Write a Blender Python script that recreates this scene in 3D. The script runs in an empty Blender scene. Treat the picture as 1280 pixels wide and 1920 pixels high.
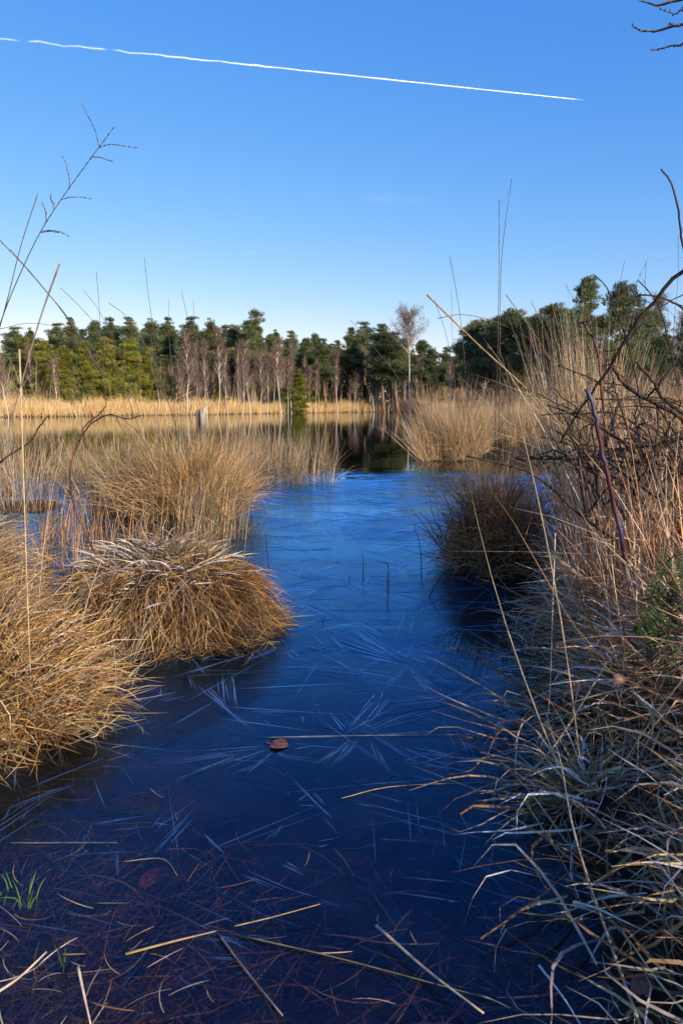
import bpy, math, random
import numpy as np
from mathutils import Vector
R = math.radians
sc = bpy.context.scene
C = sc.collection
rng = np.random.default_rng(7)

# ------------------------------------------------------------------ camera
CAM_H = 1.0
PITCH = math.atan(203/1280)
cam_d = bpy.data.cameras.new('camera'); cam = bpy.data.objects.new('camera', cam_d); C.objects.link(cam)
cam.location = (0, 0, CAM_H); cam.rotation_euler = (math.pi/2-PITCH, 0, 0)
cam_d.sensor_fit = 'VERTICAL'; cam_d.sensor_height = 36; cam_d.lens = 24
cam_d.clip_start = 0.02; cam_d.clip_end = 120000
cam_d.dof.use_dof = True; cam_d.dof.focus_distance = 3.2; cam_d.dof.aperture_fstop = 10
sc.camera = cam
# ------------------------------------------------------------------ sky, sun, exposure
SUN_EL, SUN_AZ = 19.0, 140.0        # azimuth clockwise from +Y: behind the camera, to the right
w = bpy.data.worlds.new('World'); sc.world = w; w.use_nodes = True
nt = w.node_tree; bg = nt.nodes['Background']
sky = nt.nodes.new('ShaderNodeTexSky'); sky.sky_type = 'NISHITA'; sky.sun_disc = False
sky.sun_elevation = R(SUN_EL); sky.sun_rotation = R(SUN_AZ)
sky.altitude = 0; sky.air_density = 1.0; sky.dust_density = 0.4; sky.ozone_density = 1.6
hs_ = nt.nodes.new('ShaderNodeHueSaturation'); hs_.inputs['Saturation'].default_value = 1.25; hs_.inputs['Hue'].default_value = .515
nt.links.new(sky.outputs[0], hs_.inputs['Color']); 
se_ = nt.nodes.new('ShaderNodeSeparateColor'); co_ = nt.nodes.new('ShaderNodeCombineColor'); nt.links.new(hs_.outputs[0], se_.inputs[0])
for ch_, (x0_, y0_, p_) in enumerate(((.667,.33,1.15),(1.46,1.19,.73),(3.36,3.2,.32))):     # deep azure above, soft pale blue at the horizon
    a_ = nt.nodes.new('ShaderNodeMath'); a_.operation='DIVIDE'; a_.inputs[1].default_value=x0_; nt.links.new(se_.outputs[ch_], a_.inputs[0])
    b_ = nt.nodes.new('ShaderNodeMath'); b_.operation='POWER'; b_.inputs[1].default_value=p_; nt.links.new(a_.outputs[0], b_.inputs[0])
    c_ = nt.nodes.new('ShaderNodeMath'); c_.operation='MULTIPLY'; c_.inputs[1].default_value=y0_; nt.links.new(b_.outputs[0], c_.inputs[0]); nt.links.new(c_.outputs[0], co_.inputs[ch_])
nt.links.new(co_.outputs[0], bg.inputs[0]); bg.inputs[1].default_value = 0.15
sd = bpy.data.lights.new('sun', 'SUN'); sun = bpy.data.objects.new('sun', sd); C.objects.link(sun)
sd.energy = 3.9; sd.angle = R(0.6); sd.color = (1.0, 0.87, 0.70)
az = R(SUN_AZ); el = R(SUN_EL)
sdir = Vector((math.sin(az)*math.cos(el), math.cos(az)*math.cos(el), math.sin(el)))
sun.rotation_euler = sdir.to_track_quat('Z', 'Y').to_euler()
sc.view_settings.view_transform = 'Standard'; sc.view_settings.look = 'None'
sc.view_settings.exposure = 0.85; sc.view_settings.gamma = 1
sc.render.engine = 'CYCLES'
sc.cycles.transparent_max_bounces = 24

# ------------------------------------------------------------------ helpers
cp, sp = math.cos(PITCH), math.sin(PITCH)
def P(px, py, d):
    "point at forward ground distance d that the photograph shows at pixel px, py"
    u = (px-640)/1280; v = (960-py)/1280
    x, y, z = u, cp+v*sp, -sp+v*cp
    k = d/y
    return np.array([x*k, d, CAM_H+z*k])
def G(px, py, z=0.0):
    "point on the level z under pixel px, py"
    u = (px-640)/1280; v = (960-py)/1280
    x, y, zz = u, cp+v*sp, -sp+v*cp
    k = (z-CAM_H)/zz
    return np.array([x*k, y*k, z])
def tag(o, label=None, cat=None, group=None, kind=None):
    if label: o['label'] = label
    if cat: o['category'] = cat
    if group: o['group'] = group
    if kind: o['kind'] = kind
    return o
def empty(name, loc=(0,0,0), rz=0):
    o = bpy.data.objects.new(name, None); C.objects.link(o); o.location = loc; o.rotation_euler = (0,0,rz); o.empty_display_size = .1
    return o
class MB:
    def __init__(s): s.v=[]; s.q=[]; s.t=[]; s.c=[]; s.n=0
    def add(s, v, q=None, t=None, col=(.5,.5,.5)):
        v = np.asarray(v, float).reshape(-1,3)
        c = np.asarray(col, float)
        if c.ndim == 1: c = np.tile(c, (len(v),1))
        s.v.append(v); s.c.append(c)
        if q is not None and len(q): s.q.append(np.asarray(q, int).reshape(-1,4)+s.n)
        if t is not None and len(t): s.t.append(np.asarray(t, int).reshape(-1,3)+s.n)
        s.n += len(v)
    def build(s, name, mat, parent=None, smooth=False, origin=None):
        me = bpy.data.meshes.new(name)
        v = np.concatenate(s.v); c = np.concatenate(s.c)
        if origin is not None: v = v-np.asarray(origin)
        q = np.concatenate(s.q) if s.q else np.zeros((0,4),int)
        t = np.concatenate(s.t) if s.t else np.zeros((0,3),int)
        me.vertices.add(len(v)); me.vertices.foreach_set('co', v.astype(np.float32).ravel())
        loops = np.concatenate([q.ravel(), t.ravel()]).astype(np.int32)
        me.loops.add(len(loops)); me.loops.foreach_set('vertex_index', loops)
        nq, ntt = len(q), len(t)
        me.polygons.add(nq+ntt)
        st = np.concatenate([np.arange(nq)*4, nq*4+np.arange(ntt)*3]).astype(np.int32)
        me.polygons.foreach_set('loop_start', st)
        me.update(calc_edges=True)
        if smooth: me.polygons.foreach_set('use_smooth', np.ones(nq+ntt, bool))
        a = me.attributes.new('tint', 'FLOAT_COLOR', 'POINT')
        a.data.foreach_set('color', np.concatenate([c, np.ones((len(c),1))],1).astype(np.float32).ravel())
        me.materials.append(mat); me.validate()
        o = bpy.data.objects.new(name, me); C.objects.link(o)
        if parent: o.parent = parent
        return o
def norm(a): return a/np.maximum(np.linalg.norm(a, axis=-1, keepdims=True), 1e-9)
def ribbons(mb, path, width, side, col):
    "path N,S,3; width N,S; side N,3"
    N, S, _ = path.shape
    tan = norm(np.gradient(path, axis=1))
    s = norm(np.cross(tan, side[:,None,:]))
    a = path-s*width[...,None]/2; b = path+s*width[...,None]/2
    v = np.stack([a,b], 2).reshape(-1,3)
    base = (np.arange(N)*S*2)[:,None]+(np.arange(S-1)*2)[None]
    q = np.stack([base, base+1, base+3, base+2], -1).reshape(-1,4)
    c = np.repeat(np.asarray(col,float).reshape(N,1,3), S*2, 1) if np.ndim(col)==2 else np.repeat(col, 2, 1)
    mb.add(v, q, col=c.reshape(-1,3))
def tube(mb, pts, rad, sides=6, col=(.5,.5,.5), cap=True):
    p = np.asarray(pts,float); n = len(p); rad = np.broadcast_to(np.asarray(rad,float), (n,))
    t = norm(np.gradient(p, axis=0))
    ref = np.array([0,0,1.]) if abs(t[:,2]).mean()<.8 else np.array([1.,0,0])
    a = norm(np.cross(t, ref)); b = np.cross(t, a)
    ang = np.arange(sides)*2*math.pi/sides
    v = p[:,None]+rad[:,None,None]*(np.cos(ang)[None,:,None]*a[:,None]+np.sin(ang)[None,:,None]*b[:,None])
    i = np.arange(n-1)[:,None]*sides; j = np.arange(sides)[None]; k = (j+1)%sides
    q = np.stack([i+j, i+k, i+sides+k, i+sides+j], -1).reshape(-1,4)
    v = v.reshape(-1,3); tri = []
    if cap:
        v = np.concatenate([v, p[:1], p[-1:]])
        for m in range(sides):
            tri.append((n*sides, (m+1)%sides, m)); tri.append((n*sides+1, (n-1)*sides+m, (n-1)*sides+(m+1)%sides))
    mb.add(v, q, tri, col=col)
def smooth_path(pts, n):
    "Catmull-Rom through the points, n samples"
    p = np.asarray(pts,float); p = np.concatenate([[2*p[0]-p[1]], p, [2*p[-1]-p[-2]]])
    m = len(p)-3; out = []
    for u in np.linspace(0, m-1e-6, n):
        i = int(u); f = u-i; a,b,c,d = p[i:i+4]
        out.append(.5*((2*b)+(-a+c)*f+(2*a-5*b+4*c-d)*f*f+(-a+3*b-3*c+d)*f**3))
    return np.array(out)
def rot_noise(n, s=1): return norm(rng.normal(size=(n,3)))*s

STRAW=(.46,.31,.13); PALE=(.62,.48,.31); BROWN=(.25,.135,.055); DARK=(.10,.055,.028); ORANGE=(.48,.25,.075)
FROST=(.74,.70,.66); GREEN=(.09,.15,.03); OLIVE=(.22,.20,.07); GREYS=(.30,.25,.19)
def palette(n, weights):
    "weights: list of (colour, weight); per blade brightness variation"
    cols = np.array([c for c,_ in weights]); wt = np.array([x for _,x in weights],float); wt/=wt.sum()
    i = rng.choice(len(cols), n, p=wt)
    return np.clip(cols[i]*rng.uniform(.65,1.3,(n,1))*rng.uniform(.93,1.07,(n,3)), 0, .8)
def blades(mb, base, phi, th0, th1, L, W, col, seg=6, p=1.3, floor=None, wander=.25, kink=.35):
    N = len(base); S = seg+1
    t = np.linspace(0,1,S)[None]
    th = th0[:,None]+(th1-th0)[:,None]*t**p
    ph = phi[:,None]+wander*rng.normal(size=(N,1))*t+wander*.5*rng.normal(size=(N,1))*np.sin(t*5+rng.uniform(0,6,(N,1)))
    kt = rng.uniform(.2,.9,(N,1)); kon = (rng.random((N,1))<kink)*(t>kt)
    th = th+kon*rng.uniform(-.5,1.3,(N,1)); ph = ph+kon*rng.normal(size=(N,1))*1.1
    ds = (L/seg)[:,None]
    dx = np.sin(th)*np.cos(ph)*ds; dy = np.sin(th)*np.sin(ph)*ds; dz = np.cos(th)*ds
    pth = np.zeros((N,S,3))
    for k,d in enumerate((dx,dy,dz)):
        pth[:,1:,k] = np.cumsum((d[:,1:]+d[:,:-1])/2, 1)
    pth += base[:,None]
    if floor is not None:
        f = floor(pth[...,0], pth[...,1]) if callable(floor) else floor
        f = f+rng.uniform(.002,.03,(N,1))
        pth[...,2] = np.maximum(pth[...,2], f)
    prof = np.minimum(1, .55+1.6*t)*(1-t**2.2)+.06
    ribbons(mb, pth, W[:,None]*prof, rot_noise(N)*np.array([1,1,.6]), col)

# ------------------------------------------------------------------ materials
def newmat(name):
    m = bpy.data.materials.new(name); m.use_nodes = True; n = m.node_tree
    for x in list(n.nodes): n.nodes.remove(x)
    out = n.nodes.new('ShaderNodeOutputMaterial'); return m, n, out
def nd(n, t, **kw):
    x = n.nodes.new(t)
    for k,v in kw.items(): setattr(x,k,v)
    return x
def blade_mat(name, transl=.3, rough=.55, spec=.3, noise=.35, scale=40):
    m,n,out = newmat(name)
    at = nd(n,'ShaderNodeAttribute', attribute_name='tint')
    oi = nd(n,'ShaderNodeObjectInfo')
    nz = nd(n,'ShaderNodeTexNoise'); nz.inputs['Scale'].default_value=scale; nz.inputs['Detail'].default_value=3
    tc = nd(n,'ShaderNodeTexCoord'); n.links.new(tc.outputs['Object'], nz.inputs['Vector'])
    mr = nd(n,'ShaderNodeMapRange'); mr.inputs['To Min'].default_value=1-noise; mr.inputs['To Max'].default_value=1+noise
    mr.inputs['From Min'].default_value=.3; mr.inputs['From Max'].default_value=.7
    n.links.new(nz.outputs['Fac'], mr.inputs['Value'])
    mr2 = nd(n,'ShaderNodeMapRange'); mr2.inputs['To Min'].default_value=.8; mr2.inputs['To Max'].default_value=1.15
    n.links.new(oi.outputs['Random'], mr2.inputs['Value'])
    mu = nd(n,'ShaderNodeMath', operation='MULTIPLY'); n.links.new(mr.outputs[0], mu.inputs[0]); n.links.new(mr2.outputs[0], mu.inputs[1])
    vm = nd(n,'ShaderNodeVectorMath', operation='SCALE'); n.links.new(at.outputs['Color'], vm.inputs[0]); n.links.new(mu.outputs[0], vm.inputs['Scale'])
    pr = nd(n,'ShaderNodeBsdfPrincipled'); pr.inputs['Roughness'].default_value=rough; pr.inputs['Specular IOR Level'].default_value=spec
    n.links.new(vm.outputs[0], pr.inputs['Base Color'])
    tr = nd(n,'ShaderNodeBsdfTranslucent'); n.links.new(vm.outputs[0], tr.inputs['Color'])
    mx = nd(n,'ShaderNodeMixShader'); mx.inputs[0].default_value=transl
    n.links.new(pr.outputs[0], mx.inputs[1]); n.links.new(tr.outputs[0], mx.inputs[2]); n.links.new(mx.outputs[0], out.inputs[0])
    return m
M_blade = blade_mat('dry_grass_blades')
M_needle = blade_mat('conifer_needles', .35, .6, .25, .35, 1.2)
M_twig = blade_mat('fine_twigs', .0, .7, .15, .25, 3)
def bark_mat(name, c1, c2, scale=12, stretch=(1,1,.25), rough=.85, bump=.4, thr=(.4,.6)):
    m,n,out = newmat(name)
    tc = nd(n,'ShaderNodeTexCoord'); mp = nd(n,'ShaderNodeMapping'); mp.inputs['Scale'].default_value=stretch
    n.links.new(tc.outputs['Object'], mp.inputs['Vector'])
    nz = nd(n,'ShaderNodeTexNoise'); nz.inputs['Scale'].default_value=scale; nz.inputs['Detail'].default_value=6
    n.links.new(mp.outputs[0], nz.inputs['Vector'])
    cr = nd(n,'ShaderNodeValToRGB'); cr.color_ramp.elements[0].color=(*c1,1); cr.color_ramp.elements[1].color=(*c2,1)
    cr.color_ramp.elements[0].position=thr[0]; cr.color_ramp.elements[1].position=thr[1]
    n.links.new(nz.outputs['Fac'], cr.inputs[0])
    pr = nd(n,'ShaderNodeBsdfPrincipled'); pr.inputs['Roughness'].default_value=rough; pr.inputs['Specular IOR Level'].default_value=.25
    n.links.new(cr.outputs[0], pr.inputs['Base Color'])
    bp = nd(n,'ShaderNodeBump'); bp.inputs['Strength'].default_value=bump; bp.inputs['Distance'].default_value=.02
    n.links.new(nz.outputs['Fac'], bp.inputs['Height']); n.links.new(bp.outputs[0], pr.inputs['Normal'])
    n.links.new(pr.outputs[0], out.inputs[0]); return m
M_pinebark = bark_mat('pine_bark', (.10,.065,.045), (.26,.15,.09), 6)
M_birchbark = bark_mat('birch_bark', (.10,.08,.07), (.54,.48,.41), 9, (1,1,2.0), thr=(.30,.45))
M_greybark = bark_mat('grey_bark', (.09,.07,.055), (.22,.18,.14), 20)
M_post = bark_mat('weathered_wood', (.20,.15,.10), (.52,.43,.32), 30, (1,1,.08), bump=.8)
M_cane = bark_mat('dark_bramble_bark', (.018,.012,.009), (.060,.038,.026), 40, rough=.7, bump=.2)
M_redcane = bark_mat('red_bramble_bark', (.055,.020,.013), (.15,.065,.038), 40, rough=.45, bump=.2)
M_bluecane = bark_mat('purple_bark_blue_sheen', (.070,.025,.026), (.075,.085,.15), 7, (1,1,1), rough=.4, bump=.15, thr=(.45,.6))  # blue blotches paint the cane's sheen into the bark colour
M_mound = bark_mat('tussock_root_mat', (.018,.010,.006), (.10,.055,.028), 45, (1,1,.3), bump=1)
def leaf_mat(name, c1, c2):
    return bark_mat(name, c1, c2, 60, (1,1,1), rough=.6, bump=.5)
M_leafred = leaf_mat('beech_leaf_red_brown', (.13,.045,.03), (.25,.10,.07))
M_leaftan = leaf_mat('fallen_leaf_tan', (.30,.15,.08), (.48,.30,.19))
M_leafgreen = leaf_mat('bramble_leaf_green', (.025,.05,.012), (.06,.11,.03))

# ------------------------------------------------------------------ the lake outline and the ground
lake = np.array([(.42,.5),(.52,1.1),(.60,1.6),(.74,2.0),(.92,2.5),(1.02,3.0),(1.5,3.7),(2.7,5.2),(3.9,7.5),(4.0,9.5),(3.2,11.5),(2.6,13.2),(4.0,16),(7.5,26),(11,45),(13,68),(10,80),
  (4,84),(-6,74),(-14,62),(-22,54),(-34,50),(-70,47),(-75,25),(-30,12),(-9,6.5),(-3.6,3.6),(-2.1,2.5),(-1.45,1.95),(-1.35,1.3),(-1.2,.7),(-.8,.25),(.1,.15)])
def sdist(x, y):
    x = np.asarray(x,float); y = np.asarray(y,float)
    d = np.full(x.shape, 1e9); inside = np.zeros(x.shape, bool)
    n = len(lake)
    for i in range(n):
        a = lake[i]; b = lake[(i+1)%n]; e = b-a
        t = np.clip(((x-a[0])*e[0]+(y-a[1])*e[1])/(e@e),0,1)
        d = np.minimum(d, np.hypot(x-a[0]-t*e[0], y-a[1]-t*e[1]))
        c = ((a[1]>y)!=(b[1]>y)) & (x < (b[0]-a[0])*(y-a[1])/((b[1]-a[1])+1e-12)+a[0])
        inside ^= c
    return np.where(inside, -d, d)
def fbm(x, y):
    return (np.sin(x*1.3+y*.7)*np.cos(y*1.1-x*.4)+.5*np.sin(x*3.1-y*2.3+1)*np.cos(y*3.7+2)+.25*np.sin(x*7.7+y*5.1)*np.cos(y*8.3-x*6.1))
def ground(x, y):
    s = sdist(x, y)
    land = .02+.20*(1-np.exp(-np.maximum(s,0)/.6))+np.minimum(np.maximum(s-3,0)*.01,1.2)+.03*fbm(x*1.5,y*1.5)*np.clip(s/.5,0,1)
    dep = -.03-.10*(1-np.exp(np.minimum(s,0)/.5))-.8*(1-np.exp(-np.clip(-s-.6,0,None)/2.5))+.012*fbm(x*4,y*4)
    return np.where(s>0, land, np.where(s>-.12, .02+(dep-.02)*np.clip(-s/.12,0,1), dep))
def build_ground():
    n = 380
    u = np.linspace(-1,1,n)
    k = math.asinh(3500)
    xs = np.sinh(k*u); ys = 3+np.sinh(k*u)
    X,Y = np.meshgrid(xs,ys,indexing='ij')
    Z = ground(X,Y)
    v = np.stack([X,Y,Z],-1).reshape(-1,3)
    i = np.arange(n-1)[:,None]*n+np.arange(n-1)[None]
    q = np.stack([i, i+n, i+n+1, i+1],-1).reshape(-1,4)
    m,nn,out = newmat('peat_ground')
    tc = nd(nn,'ShaderNodeTexCoord')
    nz = nd(nn,'ShaderNodeTexNoise'); nz.inputs['Scale'].default_value=9; nz.inputs['Detail'].default_value=10; nz.inputs['Roughness'].default_value=.7
    n2 = nd(nn,'ShaderNodeTexNoise'); n2.inputs['Scale'].default_value=.35; n2.inputs['Detail'].default_value=4
    for z_ in (nz,n2): nn.links.new(tc.outputs['Object'], z_.inputs['Vector'])
    cr = nd(nn,'ShaderNodeValToRGB'); e = cr.color_ramp.elements
    e[0].position=.35; e[0].color=(.010,.006,.004,1); e[1].position=.7; e[1].color=(.075,.042,.022,1)
    e2 = cr.color_ramp.elements.new(.52); e2.color=(.032,.018,.010,1)
    nn.links.new(nz.outputs['Fac'], cr.inputs[0])
    mx = nd(nn,'ShaderNodeMix', data_type='RGBA'); mx.inputs['B'].default_value=(.10,.065,.03,1)
    mr = nd(nn,'ShaderNodeMapRange'); mr.inputs['From Min'].default_value=.4; mr.inputs['From Max'].default_value=.65
    nn.links.new(n2.outputs['Fac'], mr.inputs['Value'])
    gm = nd(nn,'ShaderNodeNewGeometry'); sx = nd(nn,'ShaderNodeSeparateXYZ'); nn.links.new(gm.outputs['Position'], sx.inputs[0])
    m2 = nd(nn,'ShaderNodeMapRange'); m2.inputs['From Min'].default_value=.05; m2.inputs['From Max'].default_value=.3
    nn.links.new(sx.outputs['Z'], m2.inputs['Value'])
    mu = nd(nn,'ShaderNodeMath', operation='MULTIPLY'); nn.links.new(mr.outputs[0], mu.inputs[0]); nn.links.new(m2.outputs[0], mu.inputs[1])
    nn.links.new(mu.outputs[0], mx.inputs['Factor']); nn.links.new(cr.outputs[0], mx.inputs['A'])
    pr = nd(nn,'ShaderNodeBsdfPrincipled'); pr.inputs['Roughness'].default_value=.85; pr.inputs['Specular IOR Level'].default_value=.2
    nn.links.new(mx.outputs['Result'], pr.inputs['Base Color'])
    bp = nd(nn,'ShaderNodeBump'); bp.inputs['Strength'].default_value=.8; bp.inputs['Distance'].default_value=.03
    nn.links.new(nz.outputs['Fac'], bp.inputs['Height']); nn.links.new(bp.outputs[0], pr.inputs['Normal'])
    nn.links.new(pr.outputs[0], out.inputs[0])
    mb = MB(); mb.add(v,q); o = mb.build('ground', m, smooth=True); tag(o, kind='structure')
build_ground()

# ------------------------------------------------------------------ ice and open water (both level with z = 0)
def edge_y(x):   # where the ice sheet ends and open water starts
    return 9.5+.6*np.sin(x*.55+.6)+.45*np.sin(x*1.7)+.22*np.sin(x*4.3+1)+.08*np.sin(x*11)
def fluid_mat(name, ice):
    m,n,out = newmat(name)
    tc = nd(n,'ShaderNodeTexCoord'); lk = n.links.new; lk_ = lk
    fres = nd(n,'ShaderNodeFresnel'); fres.inputs['IOR'].default_value = 1.31 if ice else 1.36
    gl = nd(n,'ShaderNodeBsdfAnisotropic') if False else nd(n,'ShaderNodeBsdfGlossy')
    gl.inputs['Roughness'].default_value = .012 if ice else .015
    gl.inputs['Color'].default_value = (.27,.61,1,1) if ice else (.88,.93,1,1)
    tr = nd(n,'ShaderNodeBsdfTransparent'); tr.inputs['Color'].default_value=(.44,.36,.29,1) if ice else (.12,.08,.05,1)
    gmt = nd(n,'ShaderNodeNewGeometry'); inv = nd(n,'ShaderNodeMath', operation='SUBTRACT'); inv.inputs[0].default_value=1; lk(gmt.outputs['Backfacing'], inv.inputs[1])
    fdb = nd(n,'ShaderNodeMath', operation='MULTIPLY'); fdb.inputs[1].default_value = 1.85 if ice else 1.0; fdb.use_clamp=True; lk(fres.outputs[0], fdb.inputs[0])   # both faces of the thin sheet reflect
    frm = nd(n,'ShaderNodeMath', operation='MULTIPLY'); lk(fdb.outputs[0], frm.inputs[0]); lk(inv.outputs[0], frm.inputs[1])   # no total reflection for light passing up through the thin sheet
    mx = nd(n,'ShaderNodeMixShader'); lk(frm.outputs[0], mx.inputs[0]); lk(tr.outputs[0], mx.inputs[1]); lk(gl.outputs[0], mx.inputs[2])
    bp = nd(n,'ShaderNodeBump'); bp.inputs['Distance'].default_value=1.0; bp.inputs['Strength'].default_value=1.0
    if ice:
        # radial needle fans: noise over the angle round each cell's own point, several cell sizes
        hs = []
        for sc_, amp, fr, seed in ((1.1,.0007,44,0),(2.6,.0005,34,5.3),(.55,.0007,90,9.1)):
            mp = nd(n,'ShaderNodeMapping'); mp.inputs['Location'].default_value=(seed,seed*.7,0); mp.inputs['Scale'].default_value=(1,1,0)
            lk(tc.outputs['Object'], mp.inputs['Vector'])
            wz = nd(n,'ShaderNodeTexNoise'); wz.inputs['Scale'].default_value=2.5; lk(mp.outputs[0], wz.inputs['Vector'])
            vs = nd(n,'ShaderNodeVectorMath', operation='MULTIPLY_ADD'); lk(wz.outputs['Color'], vs.inputs[0]); vs.inputs[1].default_value=(.35,.35,0); lk(mp.outputs[0], vs.inputs[2])
            vo = nd(n,'ShaderNodeTexVoronoi'); vo.inputs['Scale'].default_value=sc_; vo.inputs['Randomness'].default_value=1
            lk(vs.outputs[0], vo.inputs['Vector'])
            sb = nd(n,'ShaderNodeVectorMath', operation='SUBTRACT'); lk(mp.outputs[0], sb.inputs[0]); lk(vo.outputs['Position'], sb.inputs[1])
            ad = nd(n,'ShaderNodeVectorMath', operation='ADD'); lk(sb.outputs[0], ad.inputs[0])
            of = nd(n,'ShaderNodeVectorMath', operation='SCALE'); of.inputs['Scale'].default_value=.45/sc_
            cs = nd(n,'ShaderNodeVectorMath', operation='SUBTRACT'); lk(vo.outputs['Color'], cs.inputs[0]); cs.inputs[1].default_value=(.5,.5,.5)
            lk(cs.outputs[0], of.inputs[0]); lk(of.outputs[0], ad.inputs[1])
            sx = nd(n,'ShaderNodeSeparateXYZ'); lk(ad.outputs[0], sx.inputs[0])
            an = nd(n,'ShaderNodeMath', operation='ARCTAN2'); lk(sx.outputs['Y'], an.inputs[0]); lk(sx.outputs['X'], an.inputs[1])
            ln = nd(n,'ShaderNodeVectorMath', operation='LENGTH'); lk(ad.outputs[0], ln.inputs[0])
            cm = nd(n,'ShaderNodeCombineXYZ'); a2 = nd(n,'ShaderNodeMath', operation='MULTIPLY'); a2.inputs[1].default_value=fr; lk(an.outputs[0], a2.inputs[0])
            l2 = nd(n,'ShaderNodeMath', operation='MULTIPLY'); l2.inputs[1].default_value=2.2*sc_; lk(ln.outputs['Value'], l2.inputs[0])
            lk(a2.outputs[0], cm.inputs[0]); lk(l2.outputs[0], cm.inputs[1])
            sr = nd(n,'ShaderNodeSeparateColor'); lk(vo.outputs['Color'], sr.inputs[0])
            s5 = nd(n,'ShaderNodeMath', operation='MULTIPLY'); s5.inputs[1].default_value=37; lk(sr.outputs[0], s5.inputs[0]); lk(s5.outputs[0], cm.inputs[2])
            nz = nd(n,'ShaderNodeTexNoise'); nz.inputs['Scale'].default_value=1; nz.inputs['Detail'].default_value=3; nz.inputs['Roughness'].default_value=.6; nz.inputs['Distortion'].default_value=.0
            lk(cm.outputs[0], nz.inputs['Vector'])
            # some cells smooth, some strongly feathered
            msk = nd(n,'ShaderNodeMapRange'); msk.inputs['From Min'].default_value=.25; msk.inputs['From Max'].default_value=.85; lk(sr.outputs[1], msk.inputs['Value'])
            mm = nd(n,'ShaderNodeMath', operation='MULTIPLY'); lk(nz.outputs['Fac'], mm.inputs[0]); lk(msk.outputs[0], mm.inputs[1])
            m3 = nd(n,'ShaderNodeMath', operation='MULTIPLY'); m3.inputs[1].default_value=amp*1.7; lk(mm.outputs[0], m3.inputs[0])
            hs.append(m3)
        nb = nd(n,'ShaderNodeTexNoise'); nb.inputs['Scale'].default_value=5; nb.inputs['Detail'].default_value=4; lk(tc.outputs['Object'], nb.inputs['Vector'])
        m4 = nd(n,'ShaderNodeMath', operation='MULTIPLY'); m4.inputs[1].default_value=.0006; lk(nb.outputs['Fac'], m4.inputs[0]); hs.append(m4)
        acc = hs[0]
        for h in hs[1:]:
            a = nd(n,'ShaderNodeMath', operation='ADD'); lk(acc.outputs[0], a.inputs[0]); lk(h.outputs[0], a.inputs[1]); acc = a
        lk(acc.outputs[0], bp.inputs['Height'])
        # a little milky scattering in the ice
        df = nd(n,'ShaderNodeBsdfDiffuse'); df.inputs['Color'].default_value=(.22,.42,.85,1)
        mk = nd(n,'ShaderNodeMapRange'); mk.inputs['From Min'].default_value=.35; mk.inputs['From Max'].default_value=.75; mk.inputs['To Min'].default_value=.0; mk.inputs['To Max'].default_value=.012
        lk(nb.outputs['Fac'], mk.inputs['Value'])
        fa = nd(n,'ShaderNodeAttribute', attribute_name='tint'); fs = nd(n,'ShaderNodeSeparateColor'); lk(fa.outputs['Color'], fs.inputs[0])   # crest frost, with the needles' bright sky glints painted into it
        fsum = nd(n,'ShaderNodeMath', operation='ADD'); fsum.use_clamp=True; lk(fs.outputs[0], fsum.inputs[0]); lk(mk.outputs[0], fsum.inputs[1]); mk = fsum
        # blue milkiness rising with distance paints in the brighter sky reflection there
        yg = nd(n,'ShaderNodeSeparateXYZ'); lk(tc.outputs['Object'], yg.inputs[0]); ym = nd(n,'ShaderNodeMapRange'); ym.inputs['From Min'].default_value=1.6; ym.inputs['From Max'].default_value=4.5; ym.inputs['To Max'].default_value=.02; lk(yg.outputs['Y'], ym.inputs['Value'])
        nv = nd(n,'ShaderNodeMath', operation='MULTIPLY'); lk(ym.outputs[0], nv.inputs[0]); lk(nb.outputs['Fac'], nv.inputs[1])
        f3 = nd(n,'ShaderNodeMath', operation='MULTIPLY_ADD'); f3.inputs[1].default_value=1.9; f3.use_clamp=True; lk(nv.outputs[0], f3.inputs[0]); lk(mk.outputs[0], f3.inputs[2]); mk = f3
        mt = nd(n,'ShaderNodeMixShader'); lk(mk.outputs[0], mt.inputs[0]); lk(tr.outputs[0], mt.inputs[1]); lk(df.outputs[0], mt.inputs[2]); lk(mt.outputs[0], mx.inputs[1])
    else:
        mp = nd(n,'ShaderNodeMapping'); mp.inputs['Scale'].default_value=(1,2.5,1); lk(tc.outputs['Object'], mp.inputs['Vector'])
        nb = nd(n,'ShaderNodeTexNoise'); nb.inputs['Scale'].default_value=.8; nb.inputs['Detail'].default_value=3; lk(mp.outputs[0], nb.inputs['Vector'])
        m4 = nd(n,'ShaderNodeMath', operation='MULTIPLY'); m4.inputs[1].default_value=.003; lk(nb.outputs['Fac'], m4.inputs[0]); lk(m4.outputs[0], bp.inputs['Height'])
    lk(bp.outputs[0], gl.inputs['Normal']); lk(bp.outputs[0], fres.inputs['Normal'])
    lk(mx.outputs[0], out.inputs[0]); return m
M_ice = fluid_mat('ice_sheet', True); M_water = fluid_mat('open_water', False)
def strip(y0, y1, xs, ny, z):
    t = np.linspace(0,1,ny)[None]
    X = np.repeat(xs[:,None], ny, 1); Y = y0[:,None]+(y1-y0)[:,None]*t
    v = np.stack([X,Y,np.full_like(X,z)],-1).reshape(-1,3)
    i = np.arange(len(xs)-1)[:,None]*ny+np.arange(ny-1)[None]
    return v, np.stack([i,i+ny,i+ny+1,i+1],-1).reshape(-1,4)
xs = np.concatenate([np.linspace(-80,-12,60)[:-1], np.linspace(-12,12,500), np.linspace(12,80,60)[1:]])
mb = MB(); v,q = strip(edge_y(xs), np.full(len(xs), 90.), xs, 3, 0.0); mb.add(v,q)
tag(mb.build('water', M_water), kind='structure')
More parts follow.
